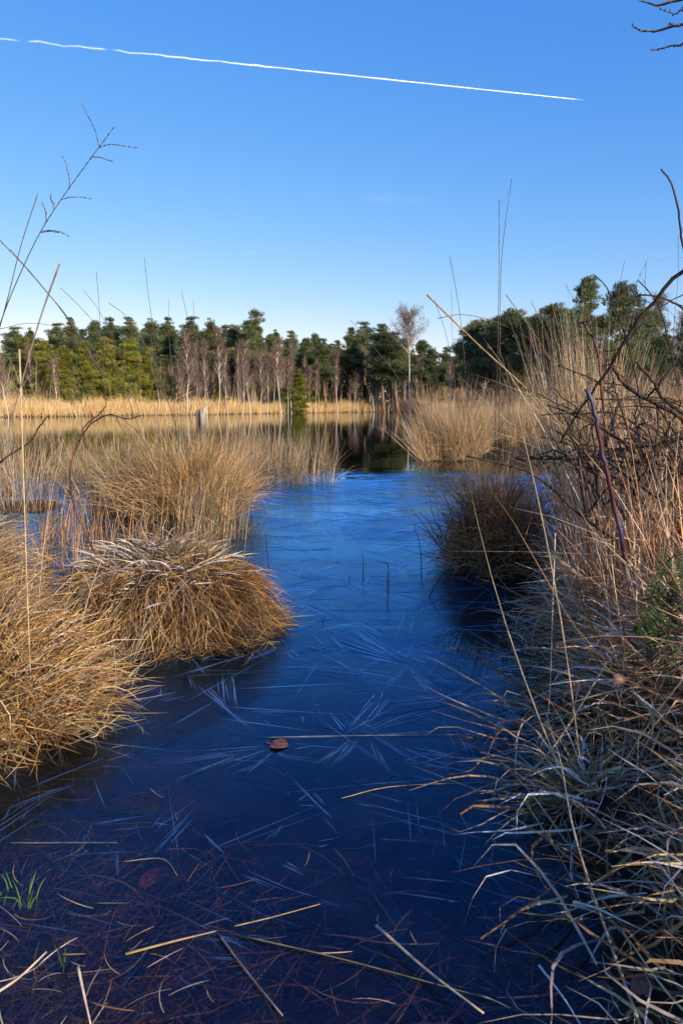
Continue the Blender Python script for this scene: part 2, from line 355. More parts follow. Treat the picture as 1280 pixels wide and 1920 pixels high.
# ice: flat sheet, and the raised needle ridges frozen into it
mb = MB(); v,q = strip(np.full(len(xs), -.4), edge_y(xs), xs, 3, 0.003); mb.add(v,q,col=(0,0,0))
def ridge(mb, a, b, w, h=None, z=.0032, side=0, sl=(5,22)):
    "low tapered roof from a to b: an ice needle"
    a = np.array([a[0],a[1]]); b = np.array([b[0],b[1]]); d = b-a; L = np.hypot(*d)
    if L<1e-3: return
    t = d/L; nrm = np.array([-t[1],t[0]])
    h = w*.5*math.tan(R(rng.uniform(*sl)))
    c = a+d*(.15+.25*rng.random())
    k = .5+side
    pts = [a, c+nrm*w*k, c-nrm*w*(1-k), b, c+d*.05, a+d*.8]
    v = [(pts[0][0],pts[0][1],z-.0005),(pts[1][0],pts[1][1],z-.0005),(pts[2][0],pts[2][1],z-.0005),(pts[3][0],pts[3][1],z-.0005),(pts[4][0],pts[4][1],z+h),(pts[5][0],pts[5][1],z+h*.4)]
    f_ = ((rng.uniform(.25,.85) if rng.random()<.42 else 0) if w<.0056*(.6+.31*a[1]) else rng.uniform(0,.03))*min(1,max(.3,(a[1]-.6)/2.0)); mb.add(v, t=[(0,4,1),(0,2,4),(1,4,5),(1,5,3),(4,2,5),(5,2,3)], col=np.array([[0,0,0]]*4+[[f_]*3,[f_*.7]*3]))
def g2(px,py): return G(px,py)[:2]
def c8(x,y): return (300+x/2.133, 850+y/2.133)
def c5(x,y): return (x/2, 1400+y/2)
def c6(x,y): return (640+x/2, 1400+y/2)
segs = []
for a in [(640,830,530,990,12),(620,785,905,940,16),(740,645,935,740,12),(730,650,920,745,6),(520,572,800,700,26),(780,690,980,842,26),(690,375,745,465,18),(600,480,725,445,12),
  (560,545,765,530,9),(500,552,700,545,6),(755,530,775,560,10),(770,605,875,600,6),(1060,560,985,640,12),(985,640,930,750,12),(975,650,1110,650,6),(1060,590,1110,650,10),(995,850,905,955,20),(905,955,760,1130,28),
  (800,1130,1060,1020,26),(1040,1030,1290,915,24),(810,1110,1290,980,14),(800,1118,1060,1060,9),(480,1138,780,1137,7),(780,1137,1290,1115,8),(840,1140,900,1290,10),(850,1150,920,1290,7),(870,1160,1290,1230,14),(1000,1170,1290,1260,9),
  (790,862,990,848,5),(920,770,1200,950,16),(950,765,1290,850,16),(1000,788,1290,828,9),(320,1032,555,1045,8),(380,1037,555,1052,5),(555,1045,575,1085,7),(410,1065,480,1110,4),
  (450,1180,90,1290,22),(450,1178,-10,1240,14),(450,1172,150,1186,8),(440,1170,0,1205,10),(450,1185,200,1290,14),(460,1190,330,1300,9),(470,1195,500,1225,12),(520,1190,640,1170,6),(520,1165,720,1180,8),
  (600,1005,695,1020,4),(625,1020,662,1062,4),(740,1112,860,990,9),(790,1140,640,1290,26),(780,1145,560,1290,14),(125,920,400,1150,14),(180,930,330,1090,9),(0,915,430,780,14),(270,870,292,1040,46),(490,770,280,850,18),(480,790,330,840,8),
  (820,500,850,530,9),(510,722,580,742,9),(515,716,580,716,6),(640,260,600,330,30),(640,290,720,360,30),(700,320,760,330,8),(560,300,590,260,6),(850,420,980,400,7),(700,420,820,450,6),(640,460,600,500,8),
  (770,380,930,420,10),(720,280,860,300,8),(880,300,1060,280,6),(760,240,900,262,6),(520,400,700,380,7),(540,440,640,420,5),(580,360,700,350,5),(880,450,990,470,5),(1000,440,940,480,9),(540,600,600,640,5)]:
    segs.append((c8(a[0],a[1]), c8(a[2],a[3]), a[4]))
for k in range(16):   # the two fans that meet at the middle of the channel
    u = k/15
    segs.append((c8(1000,850), c8(740-60*u,650+100*u) if k%2 else c8(820-110*u,700+110*u), 7))
    if k<9: segs.append((c8(990,852), c8(1150-130*u,985-20*u), 8))
for a in [(580,165,1000,0,26),(600,150,940,20,10),(450,920,640,680,26),(560,440,770,220,30),(520,500,640,380,16),(1060,290,980,380,12),(1100,220,1170,170,9),(1170,170,1220,230,9),(1110,222,1220,226,4),(1050,440,1140,485,8),(1060,430,1130,470,4),
  (880,460,1150,570,16),(1150,570,1290,612,8),(640,850,740,920,6),(690,830,860,930,10),(860,930,950,1000,8),(700,840,640,850,6),(40,367,440,367,5),(440,367,442,520,5),(150,400,270,490,14),(300,300,600,250,10),(0,250,300,140,20),(100,160,420,30,18),
  (200,420,560,390,9),(580,290,640,300,6),(1090,200,1080,170,6),(380,330,560,300,7),(400,800,640,790,5),(1160,370,1290,345,6),(1200,260,1270,335,8),(1180,385,1280,372,5),(760,795,1000,800,4),(820,850,1030,872,4),(760,330,860,420,12),(700,60,900,90,10),(830,120,1000,60,8)]:
    segs.append((c5(a[0],a[1]), c5(a[2],a[3]), a[4]))
for a in [(190,0,450,90,16),(440,85,640,160,10),(110,10,200,140,10),(500,510,760,600,7),(520,540,800,620,6),(480,650,760,645,6),(560,440,700,540,9),(0,210,150,235,9),(30,205,150,230,5),(560,600,760,612,5),(250,290,350,320,5),(500,440,620,560,8),(230,60,330,30,5),(0,40,60,-20,14),(420,420,470,460,5),(380,575,430,590,5),(240,20,560,60,7),(300,50,620,110,8),(520,690,720,700,5)]:
    segs.append((c6(a[0],a[1]), c6(a[2],a[3]), a[4]))
for a,b,wpx in segs:
    wpx *= 1.15
    A = g2(*a); B = g2(*b); dist = (A[1]+B[1])/2
    ww = wpx/2.1/1280*dist*(1.1 if wpx<10 else .75)
    ridge(mb, A, B, ww, ww*rng.uniform(.07,.13), side=rng.uniform(-.3,.3))
    n2 = int(3+wpx/2.4)
    L = np.hypot(*(B-A))
    for k in range(n2):   # companions, nearly parallel
        d = (B-A)/L; ang = rng.normal()*.022; d2 = np.array([d[0]*math.cos(ang)-d[1]*math.sin(ang), d[0]*math.sin(ang)+d[1]*math.cos(ang)])
        o = A+d*L*rng.uniform(-.03,.2)+np.array([-d[1],d[0]])*rng.normal()*ww*.6
        ridge(mb, o, o+d2*L*rng.uniform(.6,1.0), rng.uniform(.0025,.005)*(.6+.25*dist), .0009, z=.0034, side=rng.uniform(-.3,.3))
for k in range(150):       # broad, barely tilted crystal plates
    y = 1.2+8*rng.random(); x = rng.uniform(-.6,.6)*y; a = rng.choice([.15,.9,2.0,2.7])+rng.normal()*.3; L = rng.uniform(.15,.5)*(.6+.3*y)
    ridge(mb, (x,y), (x+L*math.cos(a), y+L*math.sin(a)), L*rng.uniform(.1,.3), z=.0031, side=rng.uniform(-.4,.4), sl=(.4,1.6))
for k in range(1500):       # the rest of the crystals, in small sheaves, over the whole sheet
    y = 1.1+8.5*rng.random()**.9; x = rng.uniform(-.6,.6)*y
    a0 = rng.choice([0.15,.9,2.0,2.7])+rng.normal()*.35; L0 = rng.uniform(.08,.55)*(.6+.3*y)
    for j in range(rng.integers(2,6)):
        a = a0+rng.normal()*.05; L = L0*rng.uniform(.5,1)
        p = np.array([x,y])+rng.normal(size=2)*L0*.12
        ridge(mb, p, p+L*np.array([math.cos(a),math.sin(a)]), rng.uniform(.0028,.0055)*(.6+.3*y), L*.0022, z=.0033, side=rng.uniform(-.3,.3))
tag(mb.build('ice', M_ice), kind='structure')

# ------------------------------------------------------------------ trees
def pine_meshes(seed, kind):
    "unit pines about 10 m tall; returns trunk and crown mesh builders"
    global rng
    keep = rng; rng = np.random.default_rng(seed)
    tr = MB(); cr = MB(); H = 10.
    bend = rng.normal(size=2)*.25
    zs = np.linspace(0,H*.97,10)
    tp = np.stack([bend[0]*np.sin(zs/H*2.5), bend[1]*np.sin(zs/H*2), zs],-1)
    tube(tr, tp, np.linspace(.17,.025,10), 7)
    clumps = []
    if kind=='dark':   z0,n,spread = 4.3,46,2.7
    elif kind=='open': z0,n,spread = 4.4,27,3.0
    elif kind=='cone': z0,n,spread = .8,56,2.6
    else:              z0,n,spread = .5,64,2.7     # bushy
    for k in range(n):
        f = ((k+rng.random())/n)
        z = z0+(H-z0)*f
        if kind=='open': rr = spread*math.sin(math.pi*min(1,.25+.75*f))**.7
        elif kind=='bushy': rr = spread*(1-f**2.2)**.6*(.75+.25*math.sin(f*9+seed))
        elif kind=='cone': rr = (spread*(1-f)**.7+.1)*(.65+.35*math.sin(f*10+seed))
        else: rr = spread*(1-f)**.75*(.68+.32*math.sin(f*13+seed))*min(1,.55+2*f)
        a = k*2.4+rng.normal()*.5; r = rr*rng.uniform(.45,1.1)
        tt = np.array([np.interp(z,zs,tp[:,0]), np.interp(z,zs,tp[:,1]), z])
        end = tt+np.array([math.cos(a)*r, math.sin(a)*r, .15*r+rng.normal()*.15])
        mid = (tt+end)/2+np.array([0,0,-.06*r])
        s0 = tt-np.array([0,0,.25*r])
        tube(tr, smooth_path([s0,mid,end],5), np.linspace(.05,.012,5), 4, cap=False)
        for j in range(3):
            g = (j+1)/3
            c = tt*(1-g)+end*g+rng.normal(size=3)*np.array([.18,.18,.08])
            clumps.append((c, (.26+.40*rng.random())*(1.1 if kind!='open' else 1.25)*(.35+.65*min(1,rr/(spread*.55)))))
    clumps.append((tp[-1]-[0,0,.1], .16)); clumps.append((tp[-1]+[0,0,.12], .11))
    base = {'dark':(.120,.155,.072),'open':(.105,.138,.066),'cone':(.130,.155,.052),'bushy':(.20,.215,.042)}[kind]
    for c,r in clumps:
        m = int(150*(r/.5)**1.6)+24
        d = rot_noise(m); rad = r*rng.uniform(.35,1,(m,1))**.6
        pos = c+d*rad*np.array([1.25,1.25,.55])
        out = norm(d*np.array([1,1,.6])+np.array([0,0,.55])+rng.normal(size=(m,3))*.45)
        L = rng.uniform(.14,.38,(m,1))*min(1,max(.3,r/.42)); sd_ = norm(np.cross(out, rot_noise(m)))*rng.uniform(.018,.045,(m,1))
        v = np.stack([pos-sd_, pos+sd_, pos+out*L], 1).reshape(-1,3)
        cc = np.array(base)*rng.uniform(.6,1.45)*np.array([rng.uniform(.85,1.25),1,rng.uniform(.7,1.2)])
        col = np.repeat(cc*rng.uniform(.7,1.35,(m,1)), 3, 0)
        cr.add(v, t=np.arange(3*m).reshape(-1,3), col=col)
    rng = keep
    return tr, cr
def birch_meshes(seed, lone=False):
    global rng
    keep = rng; rng = np.random.default_rng(seed)
    tr = MB(); cr = MB(); H = 10.
    zs = np.linspace(0,H*.95,12); b = rng.normal(size=2)*(.08 if lone else .35)
    tp = np.stack([b[0]*np.sin(zs/H*3)+.06*np.sin(zs*1.7), b[1]*np.sin(zs/H*2), zs],-1)
    tube(tr, tp, np.linspace(.10 if lone else .075,.012,12), 6)
    paths=[]; cols=[]
    z0 = 5.8 if lone else 3.4
    for k in range(46 if lone else 40):
        f = rng.random()**.8; z = z0+(H*.95-z0)*f
        a = rng.uniform(0,6.28); el_ = rng.uniform(.7,1.2) if lone else rng.uniform(1.0,1.35)
        L = (2.4 if lone else 1.5)*(1-.6*f)*rng.uniform(.6,1.1)+.3
        s = np.array([np.interp(z,zs,tp[:,0]), np.interp(z,zs,tp[:,1]), z])
        d = np.array([math.cos(a)*math.cos(el_), math.sin(a)*math.cos(el_), math.sin(el_)])
        out = np.array([math.cos(a),math.sin(a),0])
        pts = np.array([s+d*L*t+out*(.35 if lone else .15)*L*t*t for t in np.linspace(0,1,5)])
        tube(tr, pts, np.linspace(.04,.009,5), 4, cap=False)
        for j in range(48):
            t = rng.uniform(.15,1); q0 = np.array([np.interp(t,np.linspace(0,1,5),pts[:,i]) for i in range(3)])
            dd = norm(d*.7+rng.normal(size=3)*.75); l = rng.uniform(.3,.95)*(1.1 if lone else .8)
            q1 = q0+dd*l*.5; q2 = q1+norm(dd+rng.normal(size=3)*.4+np.array([0,0,-.25]))*l*.5
            paths.append([q0,q1,q2])
            for m in range(2):
                q3 = q1+norm(dd+rng.normal(size=3)*.8)*l*.4
                paths.append([q1,(q1+q3)/2+rng.normal(size=3)*.03,q3])
    pth = np.array(paths); n = len(pth)
    wd = np.repeat(np.array([[.016,.010,.005]]), n, 0)*(.85 if lone else 1.1)
    ribbons(cr, pth, wd, rot_noise(n), np.array((.15,.10,.078))*rng.uniform(.7,1.3,(n,1)))
    rng = keep
    return tr, cr
PROTO = {}
def get_proto(kind, var):
    key = (kind,var)
    if key not in PROTO:
        if kind in ('birch','lone'): t,c = birch_meshes(100+var, kind=='lone'); mt, mc = M_birchbark, M_twig
        else: t,c = pine_meshes(200+var*7+len(kind), kind); mt, mc = M_pinebark, M_needle
        to = t.build('trunk', mt, smooth=True); co = c.build('crown', mc)
        PROTO[key] = (to.data, co.data); bpy.data.objects.remove(to); bpy.data.objects.remove(co)
    return PROTO[key]
NAMES = {'dark':('pine_tree','pine tree'),'open':('pine_tree','pine tree'),'cone':('young_pine','young pine'),'bushy':('young_pine','young pine'),'birch':('birch_tree','birch'),'lone':('birch_tree','birch')}
def tree(px, ytop, d, kind, label, group=None, wide=1.0, var=None, xy=None, hgt=None):
    tm, cm = get_proto(kind, var if var is not None else int(rng.integers(0,4)))
    if xy is None:
        p = P(px, ytop, d); x,y,top = p
    else: x,y = xy; top = None
    gz = float(ground(np.array([x]),np.array([y]))[0])-.05
    h = hgt if hgt else top-gz
    e = empty(NAMES[kind][0], (x,y,gz), rng.uniform(0,6.28)); s = h/10.0; wd = wide*rng.uniform(.8,1.25)*(.9 if kind in('birch','lone') else 1); e.scale = (s*wd, s*wd, s)
    for nm, me in (('trunk',tm),('crown',cm)):
        o = bpy.data.objects.new(nm, me); C.objects.link(o); o.parent = e
    return tag(e, label, NAMES[kind][1], group)
GB='dark pines in the back row of the wood'
def side(px):
    return ('above the sunlit left pines' if px<300 else 'behind the birch stand' if px<560 else
            'left of the lone birch' if px<760 else 'right of the lone birch')
special = {483:'tallest pointed dark pine rising above the birch stand', 690:'broad dense green pine just left of the lone bare birch',
           398:'round-topped grey-green pine above the white birch trunks', 135:'small-crowned dark pine poking up above the left treeline',
           590:'dark pointed pine at the start of the low central treeline'}
for px,yt in [(20,616),(60,613),(100,610),(135,597),(180,604),(212,600),(245,600),(285,600),(312,597),(352,594),(398,597),(440,612),(462,606),(483,586),(520,618),(548,622),(575,634),(590,627),(612,634),(632,640),(655,618),(690,604),(722,612),(748,622),(790,640),(812,655),(835,652),(862,643)]:
    ww = 1.25 if px in(655,690,722,748) else 1.0
    tree(px, yt+rng.normal()*1.5, rng.uniform(78,92) if px>500 else rng.uniform(70,84), 'cone' if px==483 else 'dark', special.get(px, 'dark green pine, tip against the sky, '+side(px)), GB, ww)
for k in range(46):      # filling trees between and behind
    px = -60+k*21+rng.normal()*5
    yt = np.interp(px,[0,300,480,560,640,700,760,820,900],[624,612,612,640,650,630,645,668,655])+rng.uniform(0,14)
    tree(px, yt, rng.uniform(92,108), 'dark', 'half hidden dark pine deep in the wood, '+side(px), 'half hidden pines deep in the wood', 1.15)
for px,yt,d,lb in [(-20,640,54,'green young pine cut by the left edge of the photo'),(48,634,58,'green bushy pine standing behind the first yellow-green pine from the left'),(78,640,55,'broad bright pine, leftmost of the sunlit row on the bank'),
    (118,650,54,'low bright green pine filling the row at the left bank'),(160,640,55,'sunlit yellow-green pine with rounded crown in the middle of the left row'),(200,632,56,'tall yellow-green pine, highest of the sunlit left row'),
    (238,640,58,'olive green pine behind slanting grass stalks'),(272,650,60,'olive green pine near the right end of the sunlit left row'),(308,668,60,'small olive pine ending the sunlit left row'),(350,690,64,'small green pine below the first white birch trunks'),
    (412,702,63,'small green pine tucked between white birch trunks'),(436,640,72,'mid green pine behind the birch stand'),(558,694,70,'small bright green pine right of the birch stand'),(543,705,69,'low green pine at the right edge of the birch stand'),
    (606,700,76,'small rounded green pine on the central bank'),(618,675,80,'mid green pine with layered crown on the central bank'),(650,712,80,'low bright pine left of a thin birch on the central bank'),(684,722,82,'lowest bright pine beside the lone birch'),
    (795,676,82,'dark rounded pine right of the lone birch trunk'),(822,702,80,'bright green young pine right of the lone birch')]:
    kd = 'bushy' if (px<300 or 640<px<700 or px in (412,558,822)) else 'cone'
    if px in (795,): kd='dark'
    d += 5
    tree(px, yt, d, kd, lb, 'green young pines on the far bank', 1.0 if px<300 else 1.1)
for k in range(58):
    px = 325+k*8.6+rng.normal()*5
    if abs(px-771)<12: continue
    tree(px, rng.uniform(640,715), np.interp(px,[320,560,820],[62,74,84])+rng.uniform(0,8), 'birch', 'thin bare birch with reddish twigs, '+('inside the birch stand left of centre' if px<560 else 'on the central far bank' if px<760 else 'right of the lone tall birch'), 'bare birches on the far bank', .9)
for px,yt,d in [(8,655,52),(52,650,60),(105,668,57),(345,622,62),(362,650,66),(386,642,62),(404,620,64),(424,655,66),(447,648,70),(470,640,66),(486,662,68),(500,668,70),(527,638,70),(540,672,72),(582,688,76),(596,700,78),(632,690,80),(707,700,82),(728,700,82),(452,668,64),(512,660,74),(668,690,84),(850,672,70),(873,668,66)]:
    lb = {345:'white-trunked birch, leftmost of the stand',404:'tallest birch of the stand, white stem under the round grey-green pine',527:'pale birch with reddish crown at the right of the stand',582:'thin birch alone between green pines at the centre',470:'slim birch with straight pale stem in the middle of the stand'}.get(px,
        'thin bare birch with reddish twigs, '+('at the left edge of the far bank' if px<200 else 'inside the birch stand left of centre' if px<560 else 'on the central far bank' if px<760 else 'right of the lone tall birch'))
    tree(px, yt, d, 'birch', lb, 'bare birches on the far bank')
tree(771, 582, 74, 'lone', 'tall lone birch, white stem, round leafless crown above the treeline', None, 1.0, 1)
for px,yt,d,kd,lb,ww in [(890,604,52,'open','flat-topped pine, leftmost of the tall right-hand pines',.9),(935,596,50,'open','green pine left of the two thin grass stalks on the right',.9),(965,582,48,'open','broad pine behind the tall double grass stalk',1.0),
    (1005,592,50,'open','dark pine between the broad pine and the tallest pine',1.0),(1036,573,46,'open','dark spreading pine left of the tallest pine',1.0),(1062,584,52,'open','dark pine close behind the tallest pine',1.0),
    (1103,520,42,'dark','tallest pine of the wood with pointed layered top on the right',.95),(1163,532,42,'open','tall round-topped pine just right of the tallest pine',.85),(1200,580,48,'open','lower pine sloping away right of the tall pair',.9),
    (1245,622,52,'dark','dark pine seen through bramble canes on the right',1.1),(1290,606,46,'dark','dark pine at the right edge of the photo',1.1)]:
    tree(px, yt, d, kd, lb, 'tall pines on the right bank', ww)
for px,yt,d in [(905,662,56),(925,672,54),(950,668,56),(985,676,50),(1240,560,60),(1270,585,58)]:
    tree(px, yt, d, 'birch', 'bare reddish birch under the tall right-hand pines' if px<1100 else 'faint bare tree on the skyline at the right edge', 'bare birches on the right bank')
for k in range(26):
    px = 860+k*19+rng.normal()*6
    tree(px, 655+rng.uniform(-8,25), rng.uniform(60,80), 'dark', 'dark pine in the shaded wood behind the tall right-hand pines', 'dark pines behind the right bank', 1.2)

# the depth of the wood behind the rows, one unbroken mass
mb = MB(); n = 90000
a_ = rng.uniform(-1.15,1.15,n); rr_ = rng.uniform(104,150,n)
x = rr_*np.sin(a_); y = rr_*np.cos(a_); zt = 7.5+2.0*fbm(x*.05,y*.07)+1.0*fbm(x*.3,y*.25)
z = zt*rng.random(n)**.8+ground(x,y)
c_ = np.stack([x,y,z],-1); o_ = rot_noise(n); s_ = norm(np.cross(o_,rot_noise(n)))*rng.uniform(.15,.35,(n,1))
mb.add(np.stack([c_-s_,c_+s_,c_+o_*rng.uniform(.4,.8,(n,1))],1).reshape(-1,3), t=np.arange(3*n).reshape(-1,3), col=np.repeat(np.array([[.06,.075,.04]])*rng.uniform(.6,1.4,(n,1)),3,0))
tag(mb.build('far_wood', M_needle), 'dark mass of the wood seen between the nearer trunks', 'wood', kind='stuff')
# undergrowth below the trees, nobody could count it
def far_shore():
    pts = lake[15:23]; s = np.linalg.norm(np.diff(pts,axis=0),axis=1); cs = np.concatenate([[0],np.cumsum(s)])
    return pts, cs
pts, cs = far_shore()
def shore_points(n, dmin, dmax, umin=0., umax=1., wgt=None):
    u = rng.uniform(umin,umax,n)*cs[-1]
    x = np.interp(u,cs,pts[:,0]); y = np.interp(u,cs,pts[:,1])
    x2 = np.interp(u+.5,cs,pts[:,0]); y2 = np.interp(u+.5,cs,pts[:,1])
    tx,ty = x2-x, y2-y; L = np.hypot(tx,ty)+1e-6
    off = rng.uniform(dmin,dmax,n)
    return x+ty/L*off, y-tx/L*off    # walking right to left the land lies to the right
mb = MB(); n = 60000
x,y = shore_points(n, 4, 26); k_ = (x/y>-.26)|(x/y<-.48)|(rng.random(n)<.12); x,y = x[k_],y[k_]; n=len(x); z = ground(x,y)
blades(mb, np.stack([x,y,z],-1), rng.uniform(0,6.28,n), rng.uniform(0,.4,n), rng.uniform(.1,1.0,n), rng.uniform(.8,3.4,n)*np.where(rng.random(n)<.3,1.25,.8), rng.uniform(.02,.045,n),
  palette(n,[((.26,.17,.13),4),((.17,.12,.09),3),((.38,.30,.22),2),((.09,.11,.04),2)]), seg=3, wander=.8)
n = 60000
x,y = shore_points(n, 3.5, 12, .12, .78); k_ = (x/y>-.26)|(x/y<-.48)|(rng.random(n)<.04); x,y = x[k_],y[k_]; n=len(x); z = ground(x,y); hh=.85+.15*np.sin(x*.7)+.15*np.sin(x*1.9+2)+.1*np.sin(x*5)
blades(mb, np.stack([x,y,z],-1), rng.uniform(0,6.28,n), rng.uniform(0,.3,n), rng.uniform(.05,.6,n), rng.uniform(1.0,5.2,n)*np.clip(hh,.3,1.4), rng.uniform(.02,.05,n),
  palette(n,[((.33,.24,.165),5),((.20,.145,.10),4),((.50,.42,.30),1.5),((.12,.14,.04),1.5)]), seg=3, wander=.5)
n = 24000
x = rng.uniform(5,60,n); y = rng.uniform(34,80,n); k_ = sdist(x,y)>2; x,y = x[k_],y[k_]; n=len(x); z = ground(x,y)
blades(mb, np.stack([x,y,z],-1), rng.uniform(0,6.28,n), rng.uniform(0,.4,n), rng.uniform(.1,1.0,n), rng.uniform(.8,3.6,n), rng.uniform(.02,.045,n),
  palette(n,[((.13,.09,.07),4),((.08,.065,.045),3),((.2,.15,.10),1),((.08,.10,.04),1)]), seg=3, wander=.8)
tag(mb.build('undergrowth', M_twig), 'brown leafless undergrowth below the trees of the far bank', 'undergrowth', kind='stuff')
# golden fringe of grass on the far bank
mb = MB(); n = 95000
x,y = shore_points(n, -.4, 7.5); z = ground(x,y)
hv = (1+.18*np.sin(x*.9)+.16*np.sin(x*2.7+1)+.14*np.sin(x*6.1+y*3))
blades(mb, np.stack([x,y,np.maximum(z,-.05)],-1), rng.uniform(0,6.28,n), rng.uniform(0,.25,n), rng.uniform(.1,1.1,n), rng.uniform(.75,1.45,n)*hv, rng.uniform(.012,.026,n),
  palette(n,[((.70,.48,.21),5),((.78,.58,.31),3),((.46,.27,.11),1.5)]), seg=3)
tag(mb.build('far_bank_grass', M_blade), 'golden fringe of dry grass along the far bank at the waterline', 'grass', kind='stuff')

# ------------------------------------------------------------------ grass tussocks
def tussock(name, loc, R_, mound, parts, label, group=None, cat='grass tussock', rz=0, ell=1.0, wob=0):
    "parts: list of (part name, n, dict)"
    e = empty(name, loc, rz)
    mb = MB(); n1,n2 = 22,9
    th = np.linspace(0,2*math.pi,n1,endpoint=False)[None]; f = np.linspace(0,1,n2)[:,None]
    rad = R_*(1+.12*np.sin(3*th+loc[0])+.06*np.sin(7*th))*np.sqrt(f+.0001)*.9
    zz = mound*(1-f**3.0)-.06*f+.02*np.sin(th*5+f*8)*mound*4*f*(1-f)
    v = np.stack([rad*np.cos(th), rad*np.sin(th)*ell, zz+0*th],-1).reshape(-1,3)
    i = np.arange(n2-1)[:,None]*n1+np.arange(n1)[None]; j = np.arange(n2-1)[:,None]*n1+(np.arange(n1)[None]+1)%n1
    mb.add(v, np.stack([i,i+n1,j+n1,j],-1).reshape(-1,4)); mb.build('root_mound', M_mound, e, smooth=True)
    for nm, n, k in parts:
        mb = MB()
        if nm=='stems': k = dict(dict(kink=.06,wander=.2),**k)
        a = rng.uniform(0,2*math.pi,n)
        if 'arc' in k: a = rng.uniform(k['arc'][0],k['arc'][1],n)
        rr = np.sqrt(rng.uniform(k.get('r0',0)**2, k.get('r1',1)**2, n))
        clump = k.get('clump')
        bx = rr*R_*np.cos(a); by = rr*R_*np.sin(a)*ell
        if clump:
            cx = rng.normal(size=(clump,2))*R_*.5; ci = rng.integers(0,clump,n)
            bx = cx[ci,0]+rng.normal(size=n)*R_*.12; by = (cx[ci,1]+rng.normal(size=n)*R_*.12)*ell
        r2 = np.clip(np.hypot(bx,by/ell)/R_,0,1)
        bz = mound*(1-r2**3)-.02
        phi = np.arctan2(by,bx)+rng.normal(size=n)*k.get('spread',.5)
        if 'wind' in k: phi = np.where(rng.random(n)<k.get('windp',.5), k['wind']+rng.normal(size=n)*.5-rz, phi)
        t0 = rng.uniform(*k['th0'],n)*(.3+.9*r2); t1 = rng.uniform(*k['th1'],n)*(k.get('min1',.6)+(1-k.get('min1',.6))*r2)
        L = rng.uniform(*k['L'],n); W = rng.uniform(*k['W'],n)
        blades(mb, np.stack([bx,by,bz],-1), phi, t0, t1, L, W, palette(n,k['pal']), seg=k.get('seg',6), p=k.get('p',1.3), floor=-loc[2]+k.get('floor',.004), wander=k.get('wander',.35),kink=k.get('kink',.35))
        mb.build(nm, M_blade, e)
    return tag(e, label, cat, group)
GOLD=[(STRAW,4),(ORANGE,2.5),(PALE,2.5),(BROWN,2),(DARK,1)]
TAN=[(STRAW,4),(PALE,3),(BROWN,3),(GREYS,1),(DARK,1)]
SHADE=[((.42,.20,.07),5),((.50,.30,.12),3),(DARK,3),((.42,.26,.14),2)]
FR=[(FROST,3),(PALE,3),(GREYS,2)]
# near left, golden in the sun
g = G(20,1330); 
tussock('grass_tussock', (-1.30,2.12,0), .40, .22, [
  ('drooping_leaves', 4800, dict(kink=.6,wander=.6,th0=(.1,1.3),th1=(1.0,2.9),L=(.15,.38),W=(.003,.0065),pal=GOLD,spread=1.6,min1=.6)),
  ('upright_leaves', 1700, dict(clump=34,kink=.7,wander=.8,th0=(0,.7),th1=(.2,2.0),L=(.12,.34),W=(.0025,.005),pal=GOLD,spread=.9)),
  ('stems', 34, dict(th0=(0,.3),th1=(.1,.6),L=(.4,.9),W=(.002,.0035),pal=TAN,seg=7))],
  'golden sunlit mound of dry grass at the left edge, nearest the camera', ell=.95)
tussock('grass_tussock', (-1.06,2.02,0), .22, .10, [
  ('drooping_leaves', 1500, dict(th0=(.3,1.3),th1=(1.5,2.8),L=(.16,.36),W=(.003,.006),pal=GOLD,spread=1.0,min1=.7))],
  'small golden heap of grass leaves at the foot of the near left mound')
tussock('grass_tussock', (-1.78,2.8,0), .36, .32, [
  ('drooping_leaves', 3800, dict(th0=(.2,1.0),th1=(1.4,2.9),L=(.2,.45),W=(.003,.006),pal=GOLD,spread=.8,min1=.7)),
  ('upright_leaves', 700, dict(th0=(0,.8),th1=(.2,1.8),L=(.2,.45),W=(.0025,.005),pal=TAN,spread=.8)),
  ('stems', 40, dict(th0=(0,.35),th1=(.1,.7),L=(.6,1.1),W=(.002,.0035),pal=TAN,seg=7))],
  'shaggy brown-gold tussock at the left edge behind the nearest golden mound')
# frosted tussock; extra dark blades stand in for the shade on its dome
tussock('grass_tussock', (-.82,3.02,0), .40, .30, [
  ('drooping_leaves', 7000, dict(p=.6,kink=.5,wander=.5,th0=(.8,1.5),th1=(2.5,3.15),L=(.18,.40),W=(.003,.0055),pal=[(STRAW,3),(BROWN,4),(ORANGE,1.5),(GREYS,3),(DARK,4)],spread=.9,r0=.35,min1=.8)),
  ('frosted_leaves', 900, dict(th0=(1.1,1.6),th1=(1.4,1.8),L=(.12,.30),W=(.004,.009),pal=FR,spread=3,r1=.72,min1=.95,wander=.9)),
  ('upright_leaves', 1500, dict(clump=26,kink=.7,wander=.9,th0=(.3,1.2),th1=(.7,2.4),L=(.10,.28),W=(.002,.0045),pal=[(BROWN,4),(STRAW,3),(DARK,2)],spread=1.2)),
  ('stems', 26, dict(th0=(0,.4),th1=(.1,.7),L=(.4,.8),W=(.002,.003),pal=TAN,seg=7))],
  'round skirted tussock with frosted leaves on top, standing in the ice left of the channel', ell=.8)
tussock('grass_tussock', (-.62,2.98,0), .24, .24, [
  ('drooping_leaves', 3800, dict(p=.7,th0=(.7,1.4),th1=(2.2,3.0),L=(.13,.30),W=(.0025,.0045),kink=.5,wander=.5,pal=[(BROWN,4),(ORANGE,3),(DARK,4)],spread=1.0,r0=.2,min1=.8)),
  ('upright_leaves', 500, dict(th0=(.3,1.1),th1=(.9,2.0),L=(.10,.24),W=(.002,.004),pal=[(BROWN,4),(ORANGE,3),(DARK,2)],spread=1.2))],
  'rust-brown bulge at the right side of the frosted tussock, beside the ice channel')
